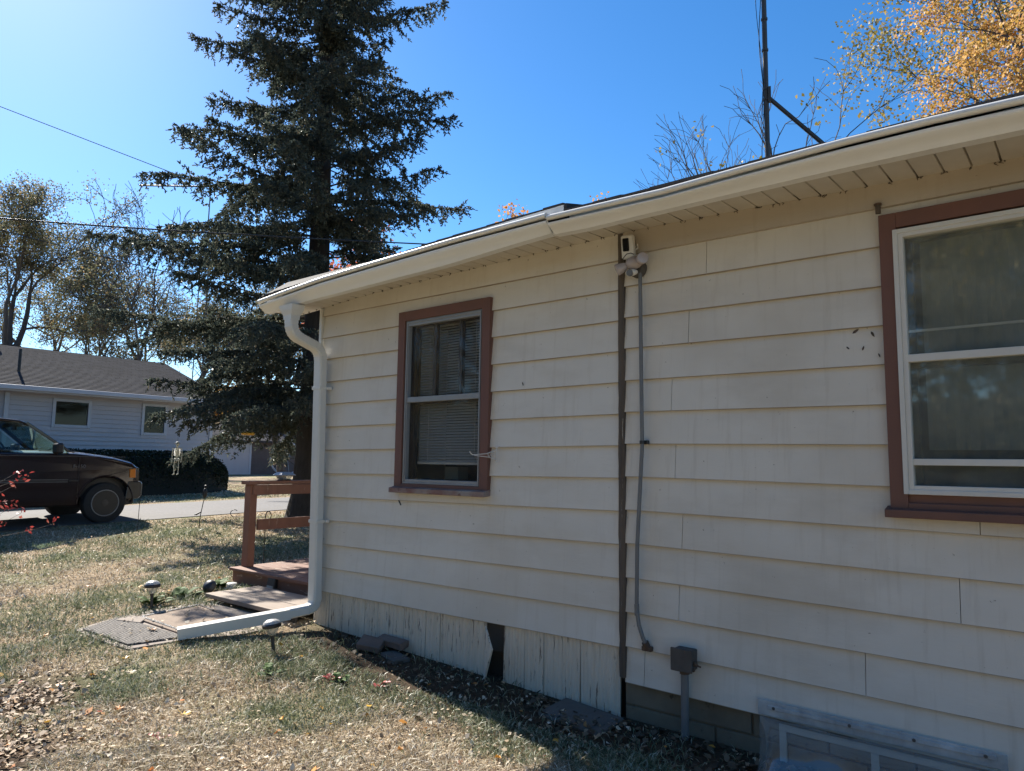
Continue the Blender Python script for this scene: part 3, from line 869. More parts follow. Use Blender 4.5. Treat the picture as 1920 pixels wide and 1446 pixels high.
br = empty('plant_hanger', 'thin white scrolled wire plant bracket beside the narrow window', 'plant bracket', (-3.305, -.004, 1.366))
mb = MB(); mb.tube([(0, -.004, .052), (0, -.004, -.052)], .0035, 6); mb.tube([(.012, -.004, .052), (-.008, -.004, .052)], .003, 5); mb.tube([(.012, -.004, -.052), (-.008, -.004, -.052)], .003, 5); mb.tube([(.014, -.004, .05), (.014, -.004, -.05)], .002, 5)
mb.build('wall_plate', m_plastic_w, br)
mb = MB(); mb.tube([(0, -.005, .034), (-.01, -.10, .006), (-.015, -.24, -.004), (-.016, -.262, .008), (-.016, -.27, .02)], .0032, 6); mb.tube([(0, -.005, -.034), (-.008, -.08, -.018), (-.014, -.22, -.008)], .003, 6)
for cy, r in ((-.035, .020), (-.078, .013)): mb.tube([(-.004, cy + r * math.cos(a), r * math.sin(a)) for a in np.linspace(0, 2 * math.pi, 15)], .002, 5)
mb.build('scroll_arm', m_plastic_w, br)

def scrap(x, z, L, wd, ang, lab, name='leaf_scrap', cat='leaf scrap', m=m_rust):
    mb = MB(); ca, sa = math.cos(ang), math.sin(ang)
    pr = [(-.5, 0), (-.2, .5), (.2, .4), (.5, 0), (.2, -.4), (-.2, -.5)]
    rings = [[(x + L * u * ca - wd * v * sa * k, -.004 - .006 * (1 - abs(u) * 1.6) * h, z + L * u * sa + wd * v * ca * k) for u, v in pr] for k, h in ((1, 0), (.6, 1))]
    mb.loft(rings); tag(mb.build(name, m, None), lab, cat, 'dry leaf scraps stuck to the siding')
scrap(-.905, 2.006, .040, .014, .6, 'tan leaf scrap just under a lap, topmost of the scraps left of the large window')
scrap(-.826, 1.982, .036, .013, -1.1, 'dark curled leaf scrap close to the large window casing', m=m_dirtgroove)
scrap(-.945, 1.922, .022, .009, -.8, 'small grey leaf scrap, leftmost of those by the large window', m=m_dirtgroove)
scrap(-.873, 1.915, .026, .010, 1.2, 'small brown leaf scrap in the middle of those by the large window')
scrap(-.800, 1.872, .024, .008, -1.2, 'dark leaf scrap lowest beside the large window casing', m=m_dirtgroove)
scrap(-3.075, 1.862, .030, .008, -1.2, 'dark leaf scrap alone on the siding right of the narrow window', m=m_dirtgroove)
cw = empty('dangling_cord', 'thin cord with a dark tip dangling below the narrow window sill', 'cord', (-4.314, -.012, 1.07))
MB().tube([(0, -.004, 0), (.001, 0, -.07)], .0012, 5).build('cord', m_plastic_w, cw)
MB().tube([(0, 0, -.07), (.03, -.004, -.105)], .005, 6).build('tip', m_black, cw)
wn_ = empty('wall_nozzle', 'small tarnished cap fixed to the frieze above the large window corner', 'pipe cap', (-.775, -.008, 2.628))
MB().tube([(0, -.005, -.03), (0, -.008, .012)], .013, 10).build('body', m_trimold, wn_)
MB().tube([(0, -.008, .012), (0, -.008, .022)], .018, 10).build('cap', m_rust, wn_)

# antenna mast on the roof
mt = empty('antenna_mast', 'dark metal antenna mast with a diagonal brace above the roof', 'antenna mast', (-2.47, 3.35, 4.2))
lean = Vector((.030, -.085, 1)).normalized()
MB().tube([lean * t for t in (-.1, .6, 1.2, 2.2, 4.5)], [.026] * 3 + [.025] * 2, 12).build('pole', m_mast, mt, smooth=True)
MB().tube([lean * .98, (.62, .26, .28)], .022, 8).build('brace', m_mast, mt, smooth=True)
for t in (.93, 1.04, 1.45, 1.78): MB().tube([lean * t, lean * (t + .022)], .034, 10).build('clamp', m_mast, mt)
mb = MB(); mb.bar(lean * .90 + Vector((.035, 0, 0)), lean * 1.06 + Vector((.035, 0, 0)), .03, .05); mb.build('brace_bracket', m_mast, mt)
mb = MB(); q = np.random.default_rng(4); mb.tube([lean * t + Vector((-.035 - .018 * math.sin(t * 5), -.02, 0)) for t in np.linspace(.15, 4.4, 34)], .0045, 5); mb.tube([lean * t + Vector((-.055 - .028 * math.sin(t * 3.3 + 1), -.01, 0)) for t in np.linspace(.55, 4.4, 34)], .0035, 5)
mb.build('cable', m_black, mt)

# ------------------------------------------------------------------ deck, railing, step, path, mats
dk = empty('deck', 'small red-stained wooden deck with railing beside the house corner', 'deck', (-7.5, .6, -.08))
def dpart(mb, n, m, **k):
    mb.v = [(q_[0] + 7.5, q_[1] - .6, q_[2] + .08) for q_ in mb.v]; return mb.build(n, m, dk, **k)
q = np.random.default_rng(6); y = .45
for i in range(20):
    mb = MB(); mb.box((-7.60 + q.uniform(-.012, .012), y, .070), (-5.47, y + .138, .102 + q.uniform(-.002, .002))); dpart(mb, 'deck_board', m_deckh, bevel=.004); y += .145
mb = MB(); mb.box((-7.57, .49, -.13), (-5.47, .53, .068)); dpart(mb, 'fascia_board', m_deckh, bevel=.003)
mb = MB(); mb.box((-7.585, .49, -.13), (-7.572, 3.3, .068)); dpart(mb, 'fascia_board', m_deck, bevel=.003)
for yy_ in (.58, 3.1):
    mb = MB(); mb.cbox((-7.58, yy_, .10), (-7.455, yy_ + .09, 1.02), .008); dpart(mb, 'post', m_deck)
mb = MB(); mb.box((-7.61, .55, 1.022), (-7.43, 3.25, 1.062)); dpart(mb, 'top_rail', m_deck, bevel=.004)
mb = MB(); mb.box((-7.45, .60, .905), (-7.412, 3.2, 1.018)); dpart(mb, 'rail', m_deck, bevel=.003)
mb = MB(); mb.box((-7.45, .672, .51), (-7.412, 3.2, .63)); dpart(mb, 'rail', m_deck, bevel=.003)
st = empty('deck_step', 'worn wooden step between the deck and the mats', 'step', (-6.3, .1, -.112))
MB().box((-.62, -.28, .055), (.80, -.02, .095)).build('tread', m_step, st, bevel=.005)
MB().box((-.62, -.01, .055), (.80, .31, .095)).build('tread', m_step, st, bevel=.005)
MB().box((-.60, -.20, -.06), (.78, -.17, .053)).build('riser', m_trunkd, st)  # shadowed riser front: the shade is put into its dark colour
dl = empty('deck_light', 'small black solar light on the deck front board', 'deck light', (-6.76, .488, .012))
MB().hexa([(-.05, -.045, -.045), (.05, -.045, -.045), (.05, 0, -.06), (-.05, 0, -.06), (-.05, -.03, .045), (.05, -.03, .045), (.05, 0, .062), (-.05, 0, .062)]).build('housing', m_plastic_b, dl, bevel=.005)
MB().hexa([(-.04, -.049, -.04), (.04, -.049, -.04), (.04, -.044, -.042), (-.04, -.044, -.042), (-.04, -.044, -.012), (.04, -.044, -.012), (.04, -.038, -.012), (-.04, -.038, -.012)]).build('lens', m_lampglass, dl)

dl.scale = (1.35, 1.2, 1.35)

lt = empty('rail_lantern', 'small glass lantern with tapered panes standing on the top rail', 'lantern', (-7.52, 1.05, 1.062))
MB().loft([[(x * s, y_ * s, z) for x, y_ in ((-1, -1), (1, -1), (1, 1), (-1, 1))] for s, z in ((.055, 0), (.06, .008), (.05, .014))]).build('base', m_black, lt)
MB().loft([[(x * s, y_ * s, z) for x, y_ in ((-1, -1), (1, -1), (1, 1), (-1, 1))] for s, z in ((.045, .014), (.082, .062))]).build('pane', m_lampglass, lt)
MB().loft([[(x * s, y_ * s, z) for x, y_ in ((-1, -1), (1, -1), (1, 1), (-1, 1))] for s, z in ((.098, .062), (.096, .068), (.058, .098), (.02, .102))]).build('cap', m_alum, lt)

ph = MB()
ux = np.array([-.72, -.0]);
P0 = [(-6.86, -.24), (-5.52, -.12), (-5.52, -.60), (-5.74, -.98), (-5.82, -1.37), (-6.22, -1.42), (-6.66, -1.44), (-6.84, -1.02)]
ph.loft([[(x, y_, Gf(x, y_) - .03) for x, y_ in P0], [(x, y_, Gf(x, y_) + .012) for x, y_ in P0]])
tag(ph.build('path', m_conc), kind='structure')

m_mat1, nt, b = newmat('black_weave_rubber')
v = coords(nt)
ck = nt.nodes.new('ShaderNodeTexChecker'); ck.inputs['Scale'].default_value = 11; nt.links.new(v, ck.inputs[0])
wv = nt.nodes.new('ShaderNodeTexWave'); wv.inputs['Scale'].default_value = 14; wv.bands_direction = 'X'; nt.links.new(v, wv.inputs[0])
wv2 = nt.nodes.new('ShaderNodeTexWave'); wv2.inputs['Scale'].default_value = 14; wv2.bands_direction = 'Y'; nt.links.new(v, wv2.inputs[0])
h = mix(nt, ck.outputs['Fac'], wv.outputs[0], wv2.outputs[0])
nt.links.new(ramp(nt, h, [(.35, (.05, .045, .042)), (.8, (.25, .22, .19))]), b.inputs['Base Color']); b.inputs['Roughness'].default_value = .85
bump(nt, b, h, .9, .01)


def mat_quad(name, lab, pts, th, m, border=None):
    c = np.mean(np.array(pts), 0); o = empty(name, lab, 'doormat', (c[0], c[1], Gf(*c) + .014))
    def ring(k, z): return [((x - c[0]) * k, (y_ - c[1]) * k, Gf(x, y_) - Gf(*c) + z) for x, y_ in pts]
    MB().loft([ring(1, 0), ring(1, th * .8), ring(.985, th)]).build('mat_body', m, o)
    if border:
        mb = MB()
        for k0, k1 in ((.80, .90),):
            mb.loft([ring(k0, th + .001), ring(k0, th + .003), ring(k1, th + .003), ring(k1, th + .001)], cap=False)
        mb.build('border_band', border, o)
        mb = MB()
        for i in (0, 3):
            a, b_ = np.array(ring(.85, th + .005)[i]), np.array(ring(.85, th + .005)[(i + 1) % 4]); n = 26
            for t in range(1, n):
                p = a + (b_ - a) * t / n; d_ = (b_ - a) / np.linalg.norm(b_ - a); nrm = np.array([-d_[1], d_[0], 0]); L = .010 + .008 * ((t * 7) % 3) / 2
                mb.bar(p - nrm * L, p + nrm * L, .006, .002); 
                if t % 2: mb.bar(p, p + d_ * .014, .005, .002)
        mb.build('border_pattern', m_plastic_w, o)
    return o
mo = mat_quad('doormat', 'dark diamond weave rubber doormat at the end of the path', [(-6.60, -1.40), (-5.90, -1.335), (-5.78, -.95), (-6.76, -1.05)], .012, m_mat1)
m_mat2 = mat('tan_coir', (.31, .24, .185), (.24, .18, .135), 40, .95, .6, .006)
mat_quad('doormat', 'tan doormat with a dark patterned border below the step', [(-6.68, -.97), (-5.84, -.93), (-5.88, -.38), (-6.74, -.31)], .012, m_mat2, m_mat1)
mb = MB(); pp = [(-6.66, -1.12), (-6.42, -1.02), (-6.55, -.90), (-6.74, -.98)]
mb.loft([[(x, y_, Gf(x, y_) + .014) for x, y_ in pp], [(x, y_, Gf(x, y_) + .03) for x, y_ in pp]]); tag(mb.build('paver', m_conc, None, bevel=.004), 'thin pinkish paving piece between the two doormats', 'paver')

# solar path lamps
def solar(name, lab, x, y_, tilt=(0, 0), h=.19, s=1.0, dome=None):
    o = empty(name, lab, 'solar lamp', (x, y_, Gf(x, y_)), 0, 'solar path lamps'); o.rotation_euler = (tilt[0], tilt[1], 0)
    K = 1.38
    MB().tube([(0, 0, -.06), (0, 0, h * .5), (0, 0, h * .62)], [.011, .015, .019], 8).build('stake', m_plastic_b, o)
    MB().lathe((0, 0, h * .6), [(.012 * K, 0), (.02 * K, .008), (.033 * K, .04), (.038 * K, .065)], 18).build('diffuser', m_lampglass, o, smooth=True)
    MB().lathe((0, 0, h * .6 + .065), [(.04 * K, -.006), (.050 * K, -.004), (.052 * K, .016), (.047 * K, .026), (.0465 * K, .026)], 20).build('cap_ring', m_plastic_b, o, smooth=True)
    MB().lathe((0, 0, h * .6 + .09), [(.047 * K, .0), (.043 * K, .014), (.028 * K, .028), (.002 * K, .034)], 18).build('cap_dome', dome or m_dome, o, smooth=True)
    return o
m_dome = mat('sparkly_clear_dome', (.62, .60, .56), (.42, .40, .37), 60, .25, .6, .004)
solar('solar_lamp', 'solar lamp with clear dome leaning beside the downspout extension', -4.93, -.68, (.05, -.12), .22)
solar('solar_lamp', 'solar lamp with clear dome among green leaves left of the tan doormat', -6.92, -.70, (0, -.03), .24)
o = solar('solar_lamp', 'solar lamp tipped over with its dark disc top facing out, by the step', -7.14, .08, (R_(52), R_(24)), .13, dome=m_plastic_b)

# jar on the ground by the step
o = empty('glass_jar', 'small pale glass jar with a lid standing by the deck corner', 'jar', (-7.16, .24, -.065))
MB().lathe((0, 0, 0), [(.045, 0), (.055, .01), (.055, .04), (.048, .05)], 18).build('body', m_lampglass, o, smooth=True)
MB().lathe((0, 0, .05), [(.05, 0), (.052, .015), (.045, .02), (.001, .022)], 18).build('lid', m_plastic_w, o, smooth=True)

# garden hook, stakes
o = empty('garden_flag_hook', 'black wire garden flag holder with curled ends behind the railing', 'flag holder', (-8.19, 1.25, Gf(-8.19, 1.25)))
k = Vector((-.78, -.62, 0)).normalized()
pts = [(0, 0, -.1), (0, 0, .62), (0, 0, .70)]
MB().tube([Vector((0, 0, z)) for z in (-.1, .3, .62)], .006, 6).build('stem', m_black, o)
MB().tube([Vector((0, 0, .62)) + k * (-.035 * (1 - math.cos(a)) ) + Vector((0, 0, .05 * math.sin(a) * 1.0)) for a in np.linspace(0, 1.6 * math.pi, 14)], .006, 6).build('curl', m_black, o)
MB().tube([Vector((0, 0, .60)), k * .40 + Vector((0, 0, .595))] + [k * (.40 + .05 * math.sin(a)) + Vector((0, 0, .595 + .045 * (1 - math.cos(a)))) for a in np.linspace(.2, 1.25 * math.pi, 10)], .005, 6).build('arm', m_black, o)
o = empty('garden_stake', 'thin wire stake standing in grass in front of the truck bumper', 'garden stake', (-12.1, 1.4, Gf(-12.1, 1.4)))
MB().tube([(0, 0, -.1), (.005, 0, .3), (0, .01, .62)], .005, 6).build('wire', m_black, o)
o = empty('garden_ornament', 'black garden ornament on a bent stake at the driveway edge', 'garden ornament', (-11.74, 2.24, Gf(-11.74, 2.24)))
MB().tube([(0, 0, -.1), (-.01, .02, .2), (.03, .05, .5)], .007, 6).build('stake', m_black, o)
mb = MB(); blob(mb, (.035, .055, .58), .045, 10, (.8, .8, 1.9)); blob(mb, (.04, .06, .69), .026, 8); mb.tube([(.03, .05, .5), (.045, .06, .56)], .02, 6); mb.build('figure', m_black, o, smooth=True)
MB().tube([(-.01, .02, .26), (-.06, -.03, .22), (-.085, -.05, .215)], [.012, .016, .006], 6).build('tail_blade', m_black, o)

# bricks and paver by the skirting
def block(name, lab, c, size, rz, rx, m, ry=0, cat='brick'):
    mb = MB(); sx, sy, sz = [k_ / 2 for k_ in size]; q_ = np.random.default_rng(int(abs(c[0]) * 1000))
    mb.cbox((-sx, -sy, -sz), (sx, sy, sz), .008); mb.v = [tuple(np.array(p) + q_.normal(0, .0025, 3)) for p in mb.v]
    o_ = mb.build(name, m); o_.location = c; o_.rotation_euler = (rx, ry, rz); tag(o_, lab, cat); return o_
block('brick', 'long dark brick leaning against the skirting behind the tilted one', (-4.30, -.045, -.085), (.30, .085, .055), -.04, .25, m_brick)
block('brick', 'light brown half brick tilted on the soil before the skirting', (-4.42, -.16, -.10), (.19, .13, .05), .5, .35, m_brick, .15)
block('brick', 'flat grey brick half sunk in soil by the skirting', (-4.16, -.14, -.165), (.26, .13, .05), -.3, .05, m_pave)
block('paver', 'large flat dark paver lying below the right skirting boards', (-2.48, -.165, -.215), (.46, .27, .05), -.10, .10, m_pave, .03, 'paver')

# ------------------------------------------------------------------ pickup truck on the driveway
m_paint, nt, b = newmat('dark_maroon_paint')
b.inputs['Base Color'].default_value = (.010, .0015, .003, 1); b.inputs['Roughness'].default_value = .22; b.inputs['Coat Weight'].default_value = .6; b.inputs['Coat Roughness'].default_value = .08; b.inputs['Metallic'].default_value = .25
bump(nt, b, noise(nt, 3, 3, .5, coords(nt)), .03, .01)
m_tyre = mat('tyre_rubber', (.02, .02, .021), (.03, .03, .03), 20, .85, .2)
m_rim = mat('dull_steel_rim', (.09, .09, .095), (.05, .05, .055), 10, .4, .1, metal=.7)
m_tglass = glass_mat('green_car_glass', (.72, .84, .78), 1.2)
m_chrome = mat('black_bumper', (.03, .03, .032), (.022, .022, .024), 6, .3, 0)
m_trimstripe = mat('grey_moulding', (.16, .15, .155), (.12, .12, .12), 6, .45, 0)
m_headl = mat('clear_headlamp', (.5, .5, .5), (.4, .4, .4), 6, .08, 0)
m_orange = mat('amber_marker', (.75, .26, .04), (.65, .2, .03), 6, .25, 0)
m_seat = mat('grey_seat', (.10, .105, .11), (.07, .075, .08), 6, .8, 0)
m_reflect = mat('pale_plastic', (.5, .5, .45), (.4, .4, .36), 6, .4, 0)

tk = empty('pickup_truck', 'dark maroon pickup truck parked on the driveway seen from its side', 'pickup truck', (-14.42, 0, .165))
def arch(cy, r=.44, n=9):  # notch along the sill from rear to front
    return [(cy + r * math.cos(a), max(.30, .36 + r * math.sin(a))) for a in np.linspace(R_(180), R_(0), n)]
prof = [(-3.45, .42)] + [(-2.56, .34)] + arch(-2.1)[1:-1] + [(-1.64, .32), (.95, .32)] + arch(1.41)[1:-1] + [(1.86, .36), (1.93, .40), (2.03, .62), (2.03, .88), (2.02, .96), (1.97, 1.02), (1.83, 1.085), (1.52, 1.165), (1.07, 1.225), (.86, 1.245), (-1.45, 1.245), (-1.47, 1.27), (-3.45, 1.27), (-3.5, 1.22), (-3.5, .5)]
mb = MB()
def body_ring(x):
    k = min(1, (1.0 - abs(x)) / .12) if abs(x) > .88 else 1
    out = []
    for y_, z in prof:
        zz_ = z
        if z > 1.0: zz_ = z - (1 - k) * .05 - max(0, abs(x) - .6) * .05
        yy_ = y_ - (max(0, abs(x) - .5) ** 2 * .35 if y_ > 1.85 else 0)
        out.append((x * (1.0 if z < 1.0 else .985), yy_, zz_))
    return out
mb.loft([body_ring(x) for x in (-.97, -.93, -.8, -.6, -.3, 0, .3, .6, .8, .93, .97)])
body = mb.build('body', m_paint, tk, bevel=.022, seg=3)
mb = MB(); mb.box((-.85, -3.3, .45), (.85, 1.85, .9)); mb.box((-.45, -3.3, .28), (.45, 1.8, .5)); mb.build('chassis', m_plastic_b, tk)
# cab roof and pillars
def gh(z): return .93 - (z - 1.24) * .46
roofp = [(-1.36, 1.66), (-1.30, 1.72), (-.8, 1.765), (-.25, 1.765), (.10, 1.735), (.24, 1.68)]
mb = MB()
mb.loft([[(x * .72, y_, z + (.03 * (1 - (x) ** 2))) for y_, z in roofp] + [(x * .72, y_, z - .045) for y_, z in reversed(roofp)] for x in (-1, -.9, -.5, 0, .5, .9, 1)])
mb.build('cab_roof', m_paint, tk, bevel=.02, smooth=False)
for s_ in (1, -1):
    mb = MB()
    for p0, p1, w_, h_, uv in (((s_ * .925, .80, 1.235), (s_ * .715, .20, 1.70), .06, .05, (0, 0, 1)), ((s_ * .925, -.55, 1.235), (s_ * .72, -.50, 1.72), .05, .12, (0, 1, 0)), ((s_ * .925, -1.40, 1.235), (s_ * .72, -1.28, 1.70), .05, .16, (0, 1, 0))):
        MB().bar(p0, p1, w_, h_, uv).build('pillar', m_paint, tk, bevel=.008)
    for ya, yb, yc, yd in ((.70, .12, -.44, -.50), (-.62, -.58, -1.26, -1.34)):
        mb = MB(); e = .004 * s_
        mb.add([(s_ * .918, ya, 1.245), (s_ * .73, yb, 1.69), (s_ * .73, yc, 1.70), (s_ * .918, yd, 1.245)], [(0, 1, 2, 3)])
        mb.build('side_window', m_tglass, tk)
    mb = MB(); mb.box((s_ * .972, .952, .36), (s_ * .976, .958, 1.15)); mb.box((s_ * .972, -.64, .36), (s_ * .976, -.634, 1.2)); mb.build('door_gap', m_plastic_b, tk)
    mb = MB(); mb.box((s_ * .970, -1.45, .725), (s_ * .984, .80, .765)); mb.box((s_ * .970, .815, .730), (s_ * .984, .965, .760)); mb.build('side_moulding', m_plastic_b, tk, bevel=.004)
    mb = MB(); mb.box((s_ * .984, -1.45, .757), (s_ * .988, .80, .765)); mb.box((s_ * .984, -1.45, .716), (s_ * .988, .79, .724)); mb.box((s_ * .972, -.9, 1.148), (s_ * .976, 1.7, 1.154)); mb.build('pinstripe', m_trimstripe, tk)
    mb = MB(); mb.cbox((s_ * 1.06 - .11, .53, 1.19), (s_ * 1.06 + .11, .64, 1.37), .025); mb.bar((s_ * .93, .6, 1.24), (s_ * 1.0, .6, 1.26), .05, .05); mb.build('mirror', m_plastic_b, tk)
    mb = MB(); mb.cbox((s_ * .985 - .015, -.42, 1.02), (s_ * .985 + .015, -.25, 1.08), .01); mb.build('door_handle', m_plastic_b, tk)
    mb = MB(); mb.hexa([(s_ * .966, 1.905, .782), (s_ * .62, 2.045, .785), (s_ * .60, 2.0, .785), (s_ * .85, 1.86, .785), (s_ * .963, 1.90, .945), (s_ * .62, 2.04, .945), (s_ * .60, 2.0, .945), (s_ * .85, 1.86, .945)]); mb.build('headlight', m_headl, tk, bevel=.006)
    mb = MB(); mb.hexa([(s_ * .982, 1.795, .785), (s_ * .965, 1.90, .782), (s_ * .90, 1.88, .785), (s_ * .93, 1.78, .79), (s_ * .980, 1.80, .94), (s_ * .962, 1.895, .945), (s_ * .90, 1.87, .945), (s_ * .93, 1.78, .93)]); mb.build('side_marker', m_orange, tk, bevel=.006)
    # arch lips
    for cy in (1.41, -2.1):
        mb = MB(); mb.tube([(s_ * .968, cy + .455 * math.cos(a), .36 + .455 * math.sin(a)) for a in np.linspace(R_(-4), R_(184), 20)], .018, 6); mb.build('arch_lip', m_paint, tk, smooth=True)
mb = MB(); mb.hexa([(-.86, .82, 1.235), (.86, .82, 1.235), (.85, .80, 1.25), (-.85, .80, 1.25), (-.70, .22, 1.70), (.70, .22, 1.70), (.69, .20, 1.715), (-.69, .20, 1.715)]); mb.build('windshield', m_tglass, tk)
mb = MB(); mb.add([(-.86, -1.40, 1.25), (.86, -1.40, 1.25), (.69, -1.31, 1.68), (-.69, -1.31, 1.68)], [(0, 1, 2, 3)]); mb.build('rear_window', m_tglass, tk)
mb = MB(); mb.tube([(-.3, .86, 1.25), (-.1, .80, 1.262), (.5, .72, 1.33)], .008, 5); mb.tube([(.2, .88, 1.25), (.6, .84, 1.262), (.86, .80, 1.27)], .01, 5); mb.cbox((-.8, .83, 1.235), (.8, .93, 1.258), .006); mb.build('wiper', m_plastic_b, tk)
mb = MB()
for x in (-.4, .4): mb.cbox((x - .26, -.5, .9), (x + .26, .05, 1.0), .04); mb.hexa([(x - .25, -.52, .95), (x + .25, -.52, .95), (x + .25, -.40, .95), (x - .25, -.40, .95), (x - .23, -.70, 1.45), (x + .23, -.70, 1.45), (x + .23, -.60, 1.45), (x - .23, -.60, 1.45)]); mb.cbox((x - .12, -.72, 1.46), (x + .12, -.64, 1.60), .03)
mb.build('seat', m_seat, tk)
mb = MB(); mb.cbox((-.84, .35, 1.0), (.84, .80, 1.24), .04); mb.build('dashboard', m_seat, tk)
mb = MB(); c = Vector((-.40, .20, 1.22)); mb.tube([c + Vector((.19 * math.cos(a), -.07 * math.sin(a), .175 * math.sin(a))) for a in np.linspace(0, 2 * math.pi, 21)], .016, 6); mb.bar(c + Vector((-.17, 0, 0)), c + Vector((.17, 0, 0)), .03, .03); mb.build('steering_wheel', m_plastic_b, tk)
mb = MB(); mb.cbox((-.12, .22, 1.585), (.12, .25, 1.65), .01); mb.build('rear_view_mirror', m_plastic_b, tk)
mb = MB()
pf = [(1.86, .40), (1.90, .72), (2.10, .715), (2.135, .68), (2.13, .46), (2.08, .41)]
def bring(x): k = max(0, abs(x) - .6) ** 2 * .9; return [(x, y_ - k, z) for y_, z in pf]
mb.loft([bring(x) for x in (-.98, -.9, -.6, 0, .6, .9, .98)]); mb.build('bumper', m_chrome, tk, bevel=.015)
mb = MB(); mb.loft([[(x, 1.86 - k, .30), (x, 1.98 - k, .31), (x, 1.99 - k, .40), (x, 1.86 - k, .40)] for x, k in ((-.93, .1), (0, 0), (.93, .1))]); mb.build('valance', m_plastic_b, tk)
mb = MB(); mb.box((-.6, 2.025, .76), (.6, 2.045, .96)); mb.build('grille', m_chrome, tk)
mb = MB(); mb.box((-.97, -3.62, .48), (.97, -3.48, .66)); mb.build('bumper', m_chrome, tk, bevel=.02)
for wx, wy in ((.87, 1.41), (-.87, 1.41), (.87, -2.1), (-.87, -2.1)):
    wh = bpy.data.objects.new('wheel', None); link(wh, tk); wh.location = (wx, wy, .35); sgn = 1 if wx > 0 else -1
    mb = MB().lathe((0, 0, 0), [(.215, -.11 * sgn), (.30, -.115 * sgn), (.34, -.095 * sgn), (.352, -.05 * sgn), (.352, .05 * sgn), (.34, .095 * sgn), (.30, .113 * sgn), (.225, .105 * sgn)], 36, axis='x'); mb.build('tyre', m_tyre, wh, smooth=True)
    MB().lathe((0, 0, 0), [(.228, .106 * sgn), (.215, .11 * sgn), (.205, .085 * sgn), (.195, .04 * sgn)], 32, axis='x').build('rim_dish', m_plastic_b, wh, smooth=True)
    MB().lathe((0, 0, 0), [(.12, .042 * sgn), (.105, .075 * sgn), (.06, .085 * sgn), (.055, .11 * sgn), (.001, .112 * sgn)], 24, axis='x').build('hub', m_rim, wh, smooth=True)
    for k in range(10):
        a = 2 * math.pi * k / 10; MB().bar((.072 * sgn, .10 * math.cos(a), .10 * math.sin(a)), (.055 * sgn, .20 * math.cos(a), .20 * math.sin(a)), .032, .02, (1, 0, 0)).build('spoke', m_rim, wh)
    mb = MB(); mb.tube([(.108 * sgn, .222 * math.cos(a), .222 * math.sin(a)) for a in np.linspace(0, 2 * math.pi, 33)], .009, 6); mb.tube([(.082 * sgn, .125 * math.cos(a), .125 * math.sin(a)) for a in np.linspace(0, 2 * math.pi, 25)], .008, 6)
    mb.build('rim_trim', m_alum, wh, smooth=True)
fc = bpy.data.curves.new('badge_text', 'FONT'); fc.body = 'F-150'; fc.size = .085; fc.extrude = .003
to = bpy.data.objects.new('badge_tmp', fc); col.objects.link(to)
bpy.context.view_layer.update()
bme = bpy.data.meshes.new_from_object(to); bpy.data.objects.remove(to)
bme.materials.clear(); bme.materials.append(m_trimstripe)
bo = bpy.data.objects.new('badge', bme); link(bo, tk); bo.location = (.978, .86, .955); bo.rotation_euler = (R_(90), 0, R_(90))

# ------------------------------------------------------------------ neighbour house
nh = empty('neighbour_house', 'low lavender-grey sided house with brown shingle roof beyond the driveway', 'house', (-20.5, 7, .45))
def npart(mb, n, m, parent=nh, **k):
    mb.v = [(q_[0] + 20.5, q_[1] - 7, q_[2] - .45) for q_ in mb.v]; return mb.build(n, m, parent, **k)
NW = [(2.78, 3.69, 2.05, 2.79), (4.99, 5.70, 1.93, 2.82)]
mb = MB(); z = .2; NB = .118
while z < 2.98:
    t = min(z + NB, 3.0)
    segs = [(-9., 7.05)]
    for (y0, y1, g0, g1) in NW:
        if z < g1 and t > g0:
            ns = []
            for a, b_ in segs:
                if b_ <= y0 or a >= y1: ns.append((a, b_))
                else: ns += [(a, y0), (y1, b_)]
            segs = ns
    for (y0, y1, g0, g1) in NW:   # bits of a course above and below a window
        if z < g0 < t: mb.box((-20.54, y0, z), (-20.497, y1, g0))
        if z < g1 < t: mb.box((-20.54, y0, g1), (-20.52, y1, t))
    for a, b_ in segs:
        mb.hexa([(-20.495, a, z), (-20.545, a, z), (-20.545, b_, z), (-20.495, b_, z), (-20.524, a, t), (-20.545, a, t), (-20.545, b_, t), (-20.524, b_, t)])
    z += NB
npart(mb, 'siding', m_hsid)
mb = MB(); mb.box((-28.5, 7.0, .2), (-20.55, 7.03, 3.0)); mb.add([(-28.5, 7.03, 3.0), (-20.55, 7.03, 3.0), (-24.5, 7.03, 4.5)], [(0, 1, 2)]); mb.box((-28.5, -9, .2), (-28.4, 7, 3.0)); mb.box((-28.4, -9, .2), (-20.55, -8.95, 3))
npart(mb, 'side_wall', m_hsid)
mb = MB(); mb.box((-20.9, -9, .2), (-20.85, 6.99, 2.95)); npart(mb, 'inner_wall', m_room)
mb = MB(); mb.box((-20.52, 6.98, .3), (-20.478, 7.07, 2.95)); npart(mb, 'corner_trim', m_htrim)
mb = MB(); mb.box((-20.495, 1.72, .3), (-20.42, 1.82, 2.86)); npart(mb, 'downspout', m_htrim, bevel=.01)
mb = MB(); mb.box((-20.06, -9.3, 2.86), (-20.02, 7.32, 3.0)); mb.box((-20.02, -9.3, 2.90), (-19.93, 7.3, 3.01)); npart(mb, 'gutter', m_htrim, bevel=.01)
mb = MB(); mb.box((-20.56, -9.3, 2.92), (-20.06, 7.3, 2.935)); npart(mb, 'soffit', m_htrim)
